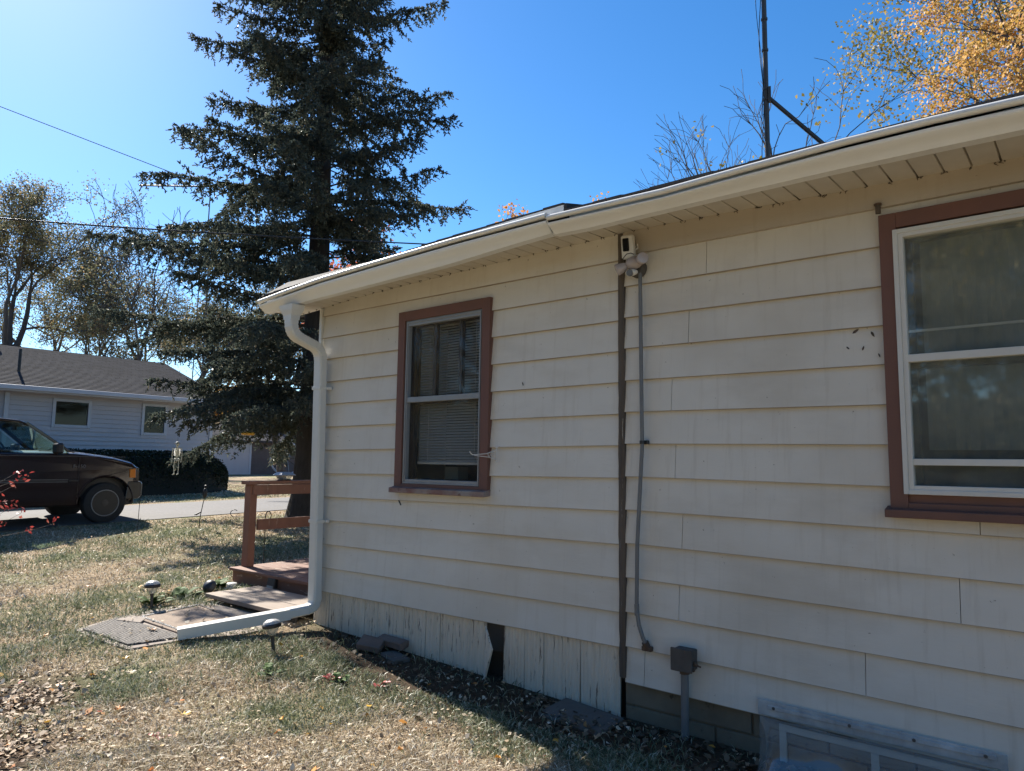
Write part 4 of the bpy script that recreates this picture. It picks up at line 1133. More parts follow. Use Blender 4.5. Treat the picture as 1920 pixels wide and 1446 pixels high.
for i, (y0, y1, g0, g1) in enumerate(NW):
    wo = bpy.data.objects.new('window', None); link(wo, nh); wo.location = (0, y0 - 7, g0 - .45)
    def wp(mb, n, m, **k):
        mb.v = [(q_[0], q_[1], q_[2]) for q_ in mb.v]; return mb.build(n, m, wo, **k)
    W_, H_ = y1 - y0, g1 - g0
    mb = MB()
    for a, b_ in (((0, 0), (.075, H_)), ((W_ - .075, 0), (W_, H_)), ((.075, 0), (W_ - .075, .075)), ((.075, H_ - .075), (W_ - .075, H_))):
        mb.box((-.05, a[0], a[1]), (.025, b_[0], b_[1]))
    wp(mb, 'frame', m_htrim, bevel=.006)
    mb = MB(); mb.box((-.02, .06, .06), (-.015, W_ - .06, H_ - .06)); wp(mb, 'pane', m_nglass)
m_nshing, nt, b = newmat('brown_shingle_courses')
v = coords(nt); br_ = nt.nodes.new('ShaderNodeTexBrick'); br_.inputs['Scale'].default_value = 1.0
br_.inputs['Brick Width'].default_value = .33; br_.inputs['Row Height'].default_value = .135; br_.inputs['Mortar Size'].default_value = .012; br_.inputs['Bias'].default_value = -.1
br_.inputs['Color1'].default_value = (.078, .076, .082, 1); br_.inputs['Color2'].default_value = (.044, .043, .047, 1); br_.inputs['Mortar'].default_value = (.02, .018, .018, 1)
sx = nt.nodes.new('ShaderNodeSeparateXYZ'); nt.links.new(v, sx.inputs[0]); cx_ = nt.nodes.new('ShaderNodeCombineXYZ'); nt.links.new(sx.outputs['Y'], cx_.inputs['X']); nt.links.new(sx.outputs['X'], cx_.inputs['Y']); nt.links.new(cx_.outputs[0], br_.inputs['Vector'])
nt.links.new(mix(nt, ramp(nt, noise(nt, 2.5, 5, .6, v), [(.4, 0.), (.7, .6)]), br_.outputs['Color'], (.07, .068, .073)), b.inputs['Base Color']); b.inputs['Roughness'].default_value = .95; b.inputs['Specular IOR Level'].default_value = .05; bump(nt, b, br_.outputs['Fac'], -.5, .02)
mb = MB()
for n_ in range(33):   # shingle courses as real steps
    t0, t1 = n_ / 33, (n_ + 1) / 33
    xa, xb_ = -20.0 - 4.5 * t0, -20.0 - 4.5 * t1; za, zb_ = 3.0 + 1.52 * t0, 3.0 + 1.52 * t1
    mb.hexa([(xa, -9.4, za - .02), (xb_ - .02, -9.4, zb_ - .03), (xb_ - .02, 7.38, zb_ - .03), (xa, 7.38, za - .02), (xa, -9.4, za + .012), (xb_ - .02, -9.4, zb_ - .0), (xb_ - .02, 7.38, zb_ - .0), (xa, 7.38, za + .012)])
mb.loft([[(-24.5, y_, 4.50), (-24.5, y_, 4.53), (-29, y_, 3.0), (-29, y_, 2.97)] for y_ in (-9.4, 7.38)])
rfo = npart(mb, 'roof', m_nshing)
def cyl_np(n, m, p, r, h, extra=None, parent=rfo):
    mb = MB(); mb.tube([(p[0], p[1], p[2] - .2), (p[0], p[1], p[2] + h)], r, 12)
    if extra: mb.tube([(p[0], p[1], p[2] + h), (p[0], p[1], p[2] + h + extra)], r * 1.6, 12)
    npart(mb, n, m, parent)
cyl_np('vent_pipe', m_plastic_b, (-21.4, 2.24, 3.45), .035, .62, .0)
cyl_np('flue_pipe', m_htrim, (-24.4, 2.4, 4.45), .10, .42, .14)

# ------------------------------------------------------------------ far shed, wagon wheel, kettle grill
sh = empty('shed', 'weathered brown sided shed with pale corner boards far behind the hedge', 'shed', (-30, 14.5, .6))
mb = MB(); z = .0
while z < 1.5:
    mb.hexa([(.0, -.4, z), (-.03, -.4, z), (-.03, 2.9, z), (.0, 2.9, z), (-.015, -.4, z + .15), (-.03, -.4, z + .15), (-.03, 2.9, z + .15), (-.015, 2.9, z + .15)]); z += .15
mb.build('siding', mat('brown_shed_siding', (.15, .12, .11), (.11, .09, .085), 5, .85, .2), sh)
mb = MB(); mb.box((-.02, -3.4, 0), (.0, -.5, 1.42)); mb.build('side_panel', m_hsid, sh); mb = MB(); mb.box((-.02, 2.95, 0), (.0, 3.5, 1.5)); mb.build('side_panel', m_hsid, sh)
mb = MB(); mb.box((-.03, -.5, 0), (.02, -.4, 1.5)); mb.box((-.03, 2.85, 0), (.02, 2.95, 1.5)); mb.build('corner_board', m_htrim, sh)
mb = MB(); mb.loft([[(.35, y_, 1.46), (.35, y_, 1.55), (-3.2, y_, 2.75), (-6.6, y_, 1.55), (-6.6, y_, 1.46), (-3.2, y_, 2.66)] for y_ in (-3.6, 3.8)]); mb.build('roof', m_nshing, sh)
o = empty('wagon_wheel', 'large old wagon wheel standing against the far shed', 'wagon wheel', (-28.8, 15.15, 1.35))
mb = MB(); mb.tube([(.04 * math.cos(a), .78 * math.cos(a), .74 * math.sin(a)) for a in np.linspace(0, 2 * math.pi, 41)], .045, 6); mb.build('rim', m_hsid, o)
for k in range(10):
    a = math.pi * 2 * k / 10; MB().tube([(0, 0, 0), (.03 * math.cos(a), .76 * math.cos(a), .72 * math.sin(a))], .018, 5).build('spoke', m_trunkd, o)
MB().tube([(-.08, 0, 0), (.08, 0, 0)], .09, 10).build('hub', m_trunkd, o)
o = empty('kettle_grill', 'black kettle grill on thin legs in front of the far shed', 'grill', (-28.3, 14.75, Gf(-28.3, 14.75)))
mb = MB(); blob(mb, (0, 0, .82), .25, 16, (1, 1, .8)); mb.build('kettle', m_plastic_b, o, smooth=True)
for k in range(3):
    a = 2.1 * k + .4; MB().tube([(.14 * math.cos(a), .14 * math.sin(a), .7), (.28 * math.cos(a), .28 * math.sin(a), 0)], .014, 5).build('leg', m_alum, o)

# ------------------------------------------------------------------ foliage tools
def rand_rot(n, g, flat=0.0):
    d = g.normal(size=(n, 3)); d /= np.linalg.norm(d, axis=1)[:, None]
    u_ = g.normal(size=(n, 3))
    if flat: d[:, 2] *= (1 - flat); d /= np.linalg.norm(d, axis=1)[:, None]
    u_ -= d * (u_ * d).sum(1)[:, None]; u_ /= np.linalg.norm(u_, axis=1)[:, None]
    return d, u_


def leaves(C, L, Wd, g, fold=.25, flat=0.0):
    n = len(C); d, u_ = rand_rot(n, g, flat); nn = np.cross(d, u_)
    L = np.broadcast_to(L, n)[:, None]; Wd = np.broadcast_to(Wd, n)[:, None]
    V = np.empty((n, 4, 3))
    V[:, 0] = C - d * L * .5; V[:, 2] = C + d * L * .5
    V[:, 1] = C + u_ * Wd * .5 + nn * Wd * fold; V[:, 3] = C - u_ * Wd * .5 + nn * Wd * fold
    return V.reshape(-1, 3)


def grow(g, base, H, r0, spread=.55, levels=4, first=.35, lean=(0, 0), up_=.35, split=(2, 3), taper=.62, lenf=.72):
    br = []; tips = []
    def rec(p, d, L, r, lev):
        pts = [p]; rad = [r]; n = 4
        for i in range(n):
            d = (d + Vector(g.normal(0, .10 + .03 * lev, 3)) + Vector((0, 0, up_ * .12))).normalized()
            p = p + d * (L / n); pts.append(p); rad.append(r * (1 - (1 - taper) * (i + 1) / n))
            if lev > 0 and lev < levels and i >= 1 and g.random() < .55:
                side = Vector(g.normal(0, 1, 3)); side = (side - d * side.dot(d)).normalized()
                rec(p, (d * .55 + side * spread * 1.5).normalized(), L * g.uniform(.45, .7), rad[-1] * .55, lev + 1)
        br.append((pts, rad))
        if lev >= levels: tips.append((p, d)); tips.append((pts[2], d)); return
        for k in range(g.integers(split[0], split[1] + 1)):
            side = Vector(g.normal(0, 1, 3)); side = (side - d * side.dot(d)).normalized()
            rec(p, (d + side * spread * g.uniform(.6, 1.3) + Vector((0, 0, up_ * .3))).normalized(), L * g.uniform(.8, 1.1) * lenf, rad[-1] * g.uniform(.6, .8), lev + 1)
    rec(Vector(base), Vector((lean[0], lean[1], 1)).normalized(), H * first, r0, 0)
    return br, tips


def tree(name, lab, cat, base, H, r0, g, leafmat=None, nleaf=20, lsize=.14, crad=.5, group=None, barkm=None, zr=None, keep=1.0, minr=.006, **kw):
    o = empty(name, lab, cat, base, 0, group)
    br, tips = grow(g, (0, 0, 0), H, r0, **kw)
    top = max(t[0].z for t in tips); k = H / top
    mb = MB()
    for pts, rad in br:
        n = 8 if rad[0] > .1 else (5 if rad[0] > .03 else 3)
        mb.tube([(p.x * k, p.y * k, p.z * k) for p in pts], [max(minr, r * k) for r in rad], n, cap=False)
    mb.build('trunk', barkm or m_trunkd, o, smooth=True)
    if leafmat is not None:
        T = np.array([tuple(t[0] * k) for t in tips]); T = T[g.random(len(T)) < keep]
        if zr: T = T[(T[:, 2] > zr[0]) & (T[:, 2] < zr[1])]
        C = np.repeat(T, nleaf, 0) + g.normal(0, crad, (len(T) * nleaf, 3)) * np.array([1, 1, .8])
        V = leaves(C, lsize * g.uniform(.6, 1.3, len(C)), lsize * .75, g)
        np_mesh('crown', V, 4, leafmat, o)
    return o


l_olive = island_mat('olive_leaves', [(0, (.10, .11, .06)), (.5, (.17, .165, .09)), (.85, (.24, .205, .12)), (1, (.36, .24, .11))], .6, .45)
l_yel = island_mat('yellow_maple_leaves', [(0, (.40, .24, .06)), (.4, (.58, .36, .09)), (.7, (.64, .40, .16)), (.9, (.52, .25, .08)), (1, (.70, .54, .30))], .55, .45)
l_yelg = island_mat('yellow_green_leaves', [(0, (.14, .14, .03)), (.5, (.30, .24, .06)), (1, (.5, .34, .09))], .55, .4)
l_org = island_mat('orange_leaves', [(0, (.55, .25, .06)), (.6, (.68, .38, .10)), (1, (.5, .2, .06))], .55, .4)
l_red = island_mat('red_leaves', [(0, (.40, .10, .05)), (.6, (.55, .18, .10)), (1, (.6, .3, .15))], .55, .4)
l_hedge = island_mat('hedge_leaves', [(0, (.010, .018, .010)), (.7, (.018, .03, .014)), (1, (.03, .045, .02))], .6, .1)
l_spruce = island_mat('spruce_needles', [(0, (.055, .072, .062)), (.55, (.10, .122, .10)), (.85, (.15, .165, .12)), (1, (.22, .18, .13))], .45, .38)

g = np.random.default_rng
bg = 'bare and thinning trees behind the grey house'
tree('deciduous_tree', 'tall olive-leaved tree at the left edge, highest of those behind the grey house', 'tree', (-47.2, 8.2, .7), 18.0, .25, g(1), l_olive, 12, .13, .30, bg, minr=.019, spread=.5, levels=5, first=.24)
tree('bare_tree', 'leafless tree with fine upright twigs behind the grey house roof', 'tree', (-37.7, 11.4, .6), 14.2, .26, g(12), None, group=bg, minr=.013, spread=.40, levels=5, first=.44, up_=.5)
tree('deciduous_tree', 'thin brownish tree standing behind and right of the leafless tree', 'tree', (-46.5, 17.6, .8), 14.0, .18, g(3), l_olive, 10, .13, .36, bg, minr=.017, spread=.5, levels=5, first=.24)
tree('deciduous_tree', 'dark spreading tree between the leftmost tall tree and the leafless tree', 'tree', (-55, 14.3, .9), 16.0, .21, g(4), l_olive, 8, .15, .42, bg, minr=.017, spread=.6, levels=5, first=.22)
tree('deciduous_tree', 'dark low tree close behind the grey house ridge left of the leafless tree', 'tree', (-44, 11.6, .8), 11.5, .16, g(9), l_olive, 5, .13, .36, bg, minr=.017, spread=.6, levels=5, first=.2)
tree('deciduous_tree', 'small brown tree behind the grey house beside the spruce', 'tree', (-40, 16.6, .7), 11.8, .2, g(14), l_olive, 10, .13, .36, bg, minr=.017, spread=.55, levels=5, first=.2)
tree('deciduous_tree', 'hazy olive tree filling the gap just right of the leafless tree', 'tree', (-50, 21.5, .9), 14.5, .18, g(63), l_olive, 9, .15, .42, bg, minr=.017, spread=.55, levels=5, first=.22)
tree('autumn_tree', 'low yellow tree far behind the shed', 'tree', (-42.4, 19.7, .7), 4.6, .12, g(16), l_yel, 26, .2, .5, spread=.7, levels=4, first=.25)
tree('autumn_tree', 'red autumn tree showing through the spruce above the roof edge', 'tree', (-23.5, 15.0, .6), 9.9, .2, g(17), l_red, 14, .16, .3, spread=.5, levels=4, first=.3)
tree('autumn_tree', 'orange treetop just showing over the left end of the roof step', 'tree', (-17.0, 19.8, .6), 11.3, .2, g(18), l_org, 14, .14, .22, spread=.4, levels=4, first=.34, up_=.8)
tree('autumn_tree', 'orange treetop peeking over the roof left of the mast', 'tree', (-15.0, 21.2, .6), 11.8, .2, g(19), l_org, 14, .14, .22, spread=.4, levels=4, first=.34, up_=.8)
tree('bare_tree', 'bare tree with a few yellow vine leaves behind the antenna mast', 'tree', (-5.5, 14.0, .4), 10.1, .24, g(26), l_yelg, 9, .10, .16, spread=.30, levels=4, first=.42, up_=.25, split=(2, 4), zr=(6, 8.6), keep=.22)
tree('bare_tree', 'bare tree right of the antenna mast behind the roof', 'tree', (-4.7, 14.2, .4), 10.7, .22, g(22), l_yelg, 3, .11, .18, spread=.42, levels=4, first=.45, up_=.3, split=(2, 4), zr=(6, 8.4), keep=.15)
tree('maple_tree', 'golden yellow maple rising behind the roof at top right', 'tree', (.6, 22.1, .4), 17.5, .38, g(24), l_yel, 20, .11, .24, spread=.36, split=(2, 4), levels=5, first=.30, barkm=m_trunkd)
tree('maple_tree', 'greener yellow tree at the top right corner behind the golden maple', 'tree', (1.2, 27.5, .4), 21.5, .38, g(25), l_yelg, 16, .14, .36, spread=.5, split=(2, 4), levels=5, first=.30, barkm=m_trunkd)
# trees across the yard, behind the viewer: seen mirrored in the big window
for i, (x_, y_, h_, lm, lab) in enumerate((
    (-3.4, -13.5, 11.5, l_yelg, 'yellow tree mirrored in the large window, nearest of the reflected trees'), (2.5, -17, 12, l_yelg, 'broad tree mirrored in the right of the large window'),
    (-8.5, -17, 12, l_olive, 'olive tree mirrored far back in the large window'), (-14, -14.5, 12, l_olive, 'olive tree mirrored in the narrow window'), (-19, -20, 12, l_yelg, 'yellow tree mirrored far back in the narrow window'), (-11, -24, 13, l_olive, 'tall olive tree mirrored between both windows'), (-1, -25, 13, l_olive, 'tall dark tree mirrored low in the large window'))):
    tree('yard_tree', lab, 'tree', (x_, y_, -.22), h_, .3, g(31 + i), lm, 22, .13, .45, spread=.55, levels=5, first=.22)
q = g(77); o = empty('boundary_hedge', 'tall overgrown hedgerow across the yard mirrored low in the windows', 'hedge', (-8, -29, -.22))
C_ = np.stack([q.uniform(-32, 26, 44000), q.normal(0, 1.0, 44000), q.uniform(0, 1, 44000) ** .8 * 6.2], 1); C_[:, 2] *= 1 + .22 * np.sin(C_[:, 0] * .9) + .12 * np.sin(C_[:, 0] * 2.3)
np_mesh('leaves', leaves(C_, .30, .22, q), 4, l_olive, o)
MB().loft([[(x_, -.4, 0), (x_, -.3, 4.2), (x_, .3, 4.2), (x_, .4, 0)] for x_ in (-26, 24)]).build('inner_branches', bpy.data.materials['hedge_inner'] if 'hedge_inner' in bpy.data.materials else m_trunkd, o)

# ------------------------------------------------------------------ spruce
def spruce():
    q = g(41); bx, by = -11.25, 4.07; bz = Gf(bx, by)
    o = empty('spruce_tree', 'tall dark blue-green spruce between the house corner and the driveway', 'spruce tree', (bx, by, bz))
    H = 16.2
    mb = MB()
    zs = [-.1, .15, .5, 1.2, 2.5, 5.5, 9, 12, 15, H]; rs = [.50, .42, .34, .29, .25, .185, .125, .085, .04, .012]
    ln = lambda z: Vector((.002 * z, -.006 * z, z))
    mb.tube([ln(z) for z in zs], rs, 14)
    bm_ = MB(); C = []; D = []; S = []
    def branch(z0, az, L, el, tipup=.0, dens=1.0):
        n = 12; p = ln(z0); d = Vector((math.cos(az), math.sin(az), 0)); pts = []; side = Vector((-d.y, d.x, 0))
        wob = q.normal(0, .07); ph_ = q.uniform(0, 6)
        for i in range(n + 1):
            t = i / n
            zz_ = math.sin(el) * t * L - .20 * L * t * t + tipup * L * t ** 3 + .03 * L * math.sin(t * 7 + ph_) * t
            pts.append(p + d * (t * L) + side * wob * math.sin(t * 3) * L + Vector((0, 0, zz_)))
        bm_.tube(pts, [max(.005, .028 * (L / 3.5) * (1 - t / n * .9)) for t in range(n + 1)], 5, cap=False)
        k = int(L * 11.5 * dens)
        for i in range(k):
            t = .14 + .86 * (i + q.random()) / k
            t = min(t, 1.); f_ = t * n; i0 = min(n - 1, int(f_)); c = pts[i0].lerp(pts[i0 + 1], f_ - i0); dd = (pts[i0 + 1] - pts[i0]).normalized()
            if t < .22 and q.random() < .4: continue
            for sg in (-1, 1):
                tl = (.16 + .25 * L * (1 - t) ** .9 * min(1, t * 3)) * q.uniform(.45, 1.25)
                td = (dd * q.uniform(.35, 1.0) + side * sg * q.uniform(.45, 1.0) + Vector((0, 0, q.normal(-.30, .26)))).normalized()
                m_ = max(3, int(tl / .050))
                for j in range(m_):
                    u_ = (j + q.random()) / m_; cc = c + td * tl * u_ + Vector((0, 0, -.20 * tl * u_ * u_))
                    for r_ in range(5):
                        sd_ = (td * .75 + Vector(q.normal(0, .75, 3))).normalized()
                        C.append(tuple(cc)); D.append(tuple(sd_)); S.append(q.uniform(.04, .075))
                if t > .15 and q.random() < .75:   # twigs hanging below the bough
                    hl = q.uniform(.10, .34) * min(1, L / 2); h0 = c + td * tl * q.random() * .7; hd = Vector((q.normal(0, .3), q.normal(0, .3), -1)).normalized()
                    for j in range(int(hl / .03)):
                        for r_ in range(2): C.append(tuple(h0 + hd * j * .03)); D.append(tuple((hd * .7 + Vector(q.normal(0, .5, 3))).normalized())); S.append(q.uniform(.035, .07))
                C.append(tuple(c + td * tl + Vector((0, 0, -.2 * tl)))); D.append(tuple(td)); S.append(.08)
        for j in range(5): C.append(tuple(pts[-1])); D.append(tuple((Vector(pts[-1] - pts[-2]).normalized() + Vector(q.normal(0, .35, 3))).normalized())); S.append(.08)
    LZ_ = [1.5, 2.2, 3.5, 5.8, 8.0, 9.6, 12, 14, 16.2]; LL_ = [2.5, 2.7, 2.9, 2.7, 2.35, 2.15, 1.8, 1.1, .15]
    z = 1.95
    while z < 15.9:
        k = q.integers(5, 8); a0 = q.uniform(0, 6.28)
        for i in range(k):
            az_ = a0 + 6.283 * i / k + q.normal(0, .25)
            L = float(np.interp(z, LZ_, LL_)) * q.choice([.55, .75, .85, .95, 1.05]) * (1 + float(np.interp(z, [2, 3.6, 5.6, 7.2], [-.08, .30, .30, .0])) * max(0, math.cos(az_ - R_(219))))
            el = np.interp(z, [2, 6, 10, 15], [.02, .12, .24, .5]) + q.normal(0, .10)
            branch(z + q.uniform(-.16, .16), az_, L, el, q.uniform(.02, .16))
        z += np.interp(z, [2, 9, 15], [.33, .34, .28])
    branch(2.45, math.atan2(-2.95, -.80), 2.7, -.06, .05, 1.2); branch(2.2, math.atan2(-2.6, -.6), 2.2, -.06, .05, 1.2); branch(3.2, math.atan2(-2.8, -1.2), 2.6, .02, .05, 1.1)
    branch(2.0, math.atan2(-1.2, -2.6), 3.0, -.10, .03); branch(1.9, math.atan2(1.0, -2.6), 2.8, -.12, .02)
    tr = mb.build('trunk', m_trunk, o, smooth=True)
    bm_.build('branches', m_trunkd, o)
    C = np.array(C); D = np.array(D); S = np.array(S)[:, None]; n = len(C)
    r1 = q.normal(size=(n, 3)); r1 -= D * (r1 * D).sum(1)[:, None]; r1 /= np.linalg.norm(r1, axis=1)[:, None]; r2 = np.cross(D, r1)
    W_ = .0085 + .0035 * q.random((n, 1))
    V = np.empty((n, 2, 6, 3))
    for k, ax in enumerate((r1, r2)):
        V[:, k, 0] = C; V[:, k, 1] = C + D * S * .22 + ax * W_; V[:, k, 2] = C + D * S * .90 + ax * W_ * .75
        V[:, k, 3] = C + D * S * .98; V[:, k, 4] = C + D * S * .80 - ax * W_ * .95; V[:, k, 5] = C + D * S * .34 - ax * W_ * .8
    np_mesh('needles', V.reshape(-1, 3), 6, l_spruce, o)
    return n
spruce()

# far woods closing the horizon
q = g(50); n = 26000; a = q.uniform(0, 6.283, n); rr = 95 + 18 * q.random(n) + 12 * np.sin(a * 5); hz = (5 + 2.2 * np.sin(a * 9) + 1.5 * np.sin(a * 23 + 1)) * q.random(n) ** .7
x_ = rr * np.cos(a) - 5; y_ = rr * np.sin(a); tag(np_mesh('far_woods', leaves(np.stack([x_, y_, G(x_, y_) + hz], 1), 1.5, 1.1, q), 4, l_olive), 'distant olive woods closing the horizon', 'woods', kind='stuff')
# hedge
q = g(51); o = empty('hedge', 'dark clipped hedge with rounded end in front of the grey house', 'hedge', (-19, 3, .35))
def hedge_surface(n):
    y_ = q.uniform(-9, 3.75, n); a = q.uniform(0, math.pi, n)
    end = np.clip((3.75 - y_) / .9, 0, 1) ** .45
    hw, hh = .75, 1.08
    ca, sa = np.cos(a), np.sin(a)
    px = hw * np.sign(ca) * np.abs(ca) ** .45 * end; pz = hh * np.abs(sa) ** .4 * (.35 + .65 * end)
    dn = 1 + q.normal(0, .035, n) + .03 * np.sin(y_ * 5 + a * 3)
    return np.stack([px * dn, y_, np.minimum(pz * dn, hh * 1.06)], 1)
mb = MB(); rg = []
for y_ in np.linspace(-9, 3.7, 30):
    e = max(.02, min(1, (3.75 - y_) / .9)) ** .45
    rg.append([(.66 * math.copysign(abs(math.cos(a)) ** .45, math.cos(a)) * e, y_, .98 * abs(math.sin(a)) ** .4 * (.35 + .65 * e) - (.3 if i in (0, 12) else 0)) for i, a in enumerate(np.linspace(0, math.pi, 13))])
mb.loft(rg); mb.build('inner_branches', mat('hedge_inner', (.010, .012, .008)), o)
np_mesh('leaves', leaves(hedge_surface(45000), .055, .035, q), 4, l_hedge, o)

# red-leaved shrub poking in at the left edge
q = g(52); o = empty('red_shrub', 'red-leaved shrub twigs poking in at the left edge before the truck', 'shrub', (-9.78, -2.08, Gf(-9.78, -2.08)))
mb = MB(); T = []
for k in range(60):
    a = q.uniform(0, 6.28); L = q.uniform(1.3, 1.75); p = Vector((q.normal(0, .05), q.normal(0, .05), 0)); d = Vector((math.cos(a) * .55, math.sin(a) * .55, 1)).normalized(); pts = [p]
    for i in range(6):
        d = (d + Vector(q.normal(0, .16, 3)) + Vector((math.cos(a) * .07, math.sin(a) * .07, -.03))).normalized(); p = p + d * L / 6; pts.append(p)
        if i > 3: T += [tuple(p + Vector(q.normal(0, .03, 3))) for _ in range(7)]
    mb.tube(pts, [.008 - .001 * i for i in range(7)], 4)
mb.build('stems', m_trunkd, o)
np_mesh('leaves', leaves(np.array(T), .055 * q.uniform(.6, 1.3, len(T)), .028, q), 4, island_mat('crimson_leaves', [(0, (.25, .03, .03)), (.6, (.45, .07, .06)), (1, (.55, .2, .14))], .4, .3), o)

# ------------------------------------------------------------------ overhead wires and TV antenna
def wire(name, lab, pts, r, sag):
    P_ = [Vector(p) for p in pts]; out = []
    for a, b_ in zip(P_[:-1], P_[1:]):
        for t in np.linspace(0, 1, 16)[:-1]:
            out.append(a.lerp(b_, t) - Vector((0, 0, sag * 4 * t * (1 - t))))
    out.append(P_[-1]); mb = MB().tube(out, r, 6); tag(mb.build(name, m_black), lab, 'wire')
wire('overhead_wire', 'thin upper wire slanting down to the spruce from the top left', [(-31, -10.6, 15.2), (-15.2, 3.62, 7.44), (-12.5, 6.0, 6.2)], .008, .0)
wire('overhead_wire', 'thick service cable crossing the spruce to the house roof', [(-10.8, -6.5, 3.6), (-9.37, -1.53, 3.96), (-8.66, .96, 4.29), (-7.0, 3.9, 4.55), (-5.6, 4.6, 4.3)], .011, .01)
wire('overhead_wire', 'lower thin wire dropping behind the spruce', [(-22.0, -4.5, 7.6), (-15.7, .9, 5.49), (-13.22, 3.02, 4.75), (-11.3, 4.6, 4.2)], .008, .02)
o = empty('tv_antenna', 'thin toothed TV antenna on a lattice mast half hidden by the spruce', 'antenna', (-28.4, 10.6, .5))
a_, b_ = Vector((-2.1, -2.0, 12.19)), Vector((.22, -.1, 12.19))
MB().tube([a_, b_], .035, 6).build('boom', m_mast, o)
dd = (b_ - a_).normalized(); nn_ = Vector((-dd.y, dd.x, 0)); mb = MB()
for t in np.linspace(0, 1, 17): c = a_.lerp(b_, t); L = .12 + .55 * max(0, t - .45); mb.tube([c - nn_ * L + Vector((0, 0, L * .2)), c + nn_ * L + Vector((0, 0, L * .2))], .012, 4)
mb.build('elements', m_mast, o)
mb = MB()
for k in range(3): a = 2.09 * k; mb.tube([(.28 * math.cos(a), .28 * math.sin(a), 0), (.2 * math.cos(a), .2 * math.sin(a), 9.6), (.02 * math.cos(a), .02 * math.sin(a), 10.8)], .022, 5)
for z in np.arange(.6, 9.6, .5):
    for k in range(3): a, a2 = 2.09 * k, 2.09 * (k + 1); mb.tube([(.25 * math.cos(a), .25 * math.sin(a), z), (.25 * math.cos(a2), .25 * math.sin(a2), z + .4)], .01, 4)
mb.tube([(0, 0, 10.6), (.02, 0, 12.3)], .025, 6); mb.build('lattice_mast', m_mast, o)

# skeleton decoration hanging from the low spruce bough
o = empty('hanging_skeleton', 'small plastic skeleton decoration hanging from a low spruce bough before the hedge', 'skeleton decoration', (-12.25, 2.04, 1.02)); o.rotation_euler = (0, 0, R_(40)); o.scale = (.98, .98, .98)
mb = MB()
blob(mb, (0, 0, .545), .040, 14, (.85, 1, 1.05)); blob(mb, (0, -.018, .508), .022, 10, (.95, .9, .8))
mb.tube([(0, 0, .5), (0, .006, .44), (0, .01, .36), (0, .0, .285)], [.008, .009, .010, .012], 6)
for i in range(6):
    z = .455 - i * .022; r = .036 + .014 * math.sin((i + 1) / 6 * 2.4)
    mb.tube([(r * math.sin(a), .006 - r * .72 * math.cos(a), z - .010 * math.cos(a)) for a in np.linspace(0, 6.283, 15)], .0052, 5)
mb.tube([(-.075, 0, .462), (-.03, -.01, .468), (.03, -.01, .468), (.075, 0, .462)], .007, 5)
blob(mb, (-.028, 0, .272), .026, 8, (1, .6, .9)); blob(mb, (.028, 0, .272), .026, 8, (1, .6, .9)); mb.tube([(-.04, 0, .265), (0, .005, .25), (.04, 0, .265)], .012, 6)
for s_ in (-1, 1):
    for bone in ([(s_ * .078, 0, .458), (s_ * .085, .004, .36)], [(s_ * .085, .004, .355), (s_ * .080, -.008, .255)], [(s_ * .036, 0, .25), (s_ * .040, -.006, .145)], [(s_ * .040, -.006, .140), (s_ * .034, .004, .03)]):
        a, b_ = Vector(bone[0]), Vector(bone[1]); mb.tube([a, a.lerp(b_, .12), a.lerp(b_, .5), a.lerp(b_, .88), b_], [.012, .009, .007, .009, .012], 6)
    mb.tube([(s_ * .080, -.008, .25), (s_ * .080, -.012, .215)], [.012, .006], 5); mb.tube([(s_ * .034, .008, .022), (s_ * .036, -.05, .008)], [.012, .009], 5)
mb.build('bones', m_bone, o, smooth=True)
MB().tube([(0, 0, .58), (.004, 0, .72)], .002, 4).build('string', m_black, o)
mb = MB(); blob(mb, (-.015, -.033, .552), .010, 8, (1, .6, 1)); blob(mb, (.015, -.033, .552), .010, 8, (1, .6, 1)); mb.build('eye_sockets', m_plastic_b, o)
o = empty('hanging_feeder', 'amber disc shaped feeder hanging under the spruce boughs', 'bird feeder', (-10.56, 2.35, 1.72))
MB().lathe((0, 0, 0), [(.002, -.03), (.09, -.028), (.115, 0), (.09, .022), (.002, .03)], 20).build('dish', m_amber, o, smooth=True)
MB().tube([(0, 0, .03), (0, 0, .55)], .003, 4).build('hanger', m_black, o)
# low conifer trunk before the shed
tree('bare_tree', 'dark tree trunk standing behind the hedge end near the shed', 'tree', (-25.2, 12.6, .5), 6.5, .2, g(61), None, spread=.5, levels=2, first=.6)

# ------------------------------------------------------------------ low plants on the lawn
def rosette(name, lab, x, y_, n, L, m, cat='plant', seed=0, group=None):
    q_ = g(seed); o_ = empty(name, lab, cat, (x, y_, Gf(x, y_)), 0, group); mb = MB()
    for k in range(n):
        a = q_.uniform(0, 6.28); e = q_.uniform(.25, 1.0); l_ = L * q_.uniform(.6, 1.15); wd = l_ * q_.uniform(.22, .34); d = Vector((math.cos(a), math.sin(a), 0)); s_ = Vector((-d.y, d.x, 0)); b0 = Vector((q_.normal(0, L * .25), q_.normal(0, L * .25), 0))
        rg = [[b0 + d * l_ * t + Vector((0, 0, l_ * e * math.sin(t * 2.0) * .6)) + s_ * wd * w_ * v_ + Vector((0, 0, abs(v_) * wd * .2)) for v_ in (-1, 0, 1)] for t, w_ in ((0, .1), (.3, .7), (.6, 1), (.85, .6), (1, .05))]
        mb.loft(rg, cap=False, closed=False)
    mb.build('leaves', m, o_); return o_
rosette('garden_plant', 'green leafy plant behind the solar lamp left of the tan mat', -7.08, -.62, 16, .15, m_green, seed=1)
rosette('garden_plant', 'broad-leaved green plant between the standing and the tipped lamp', -7.16, -.30, 14, .17, m_green, seed=2)
rosette('garden_plant', 'small green plant at the deck corner by the jar', -7.35, .22, 12, .16, m_green, seed=3)
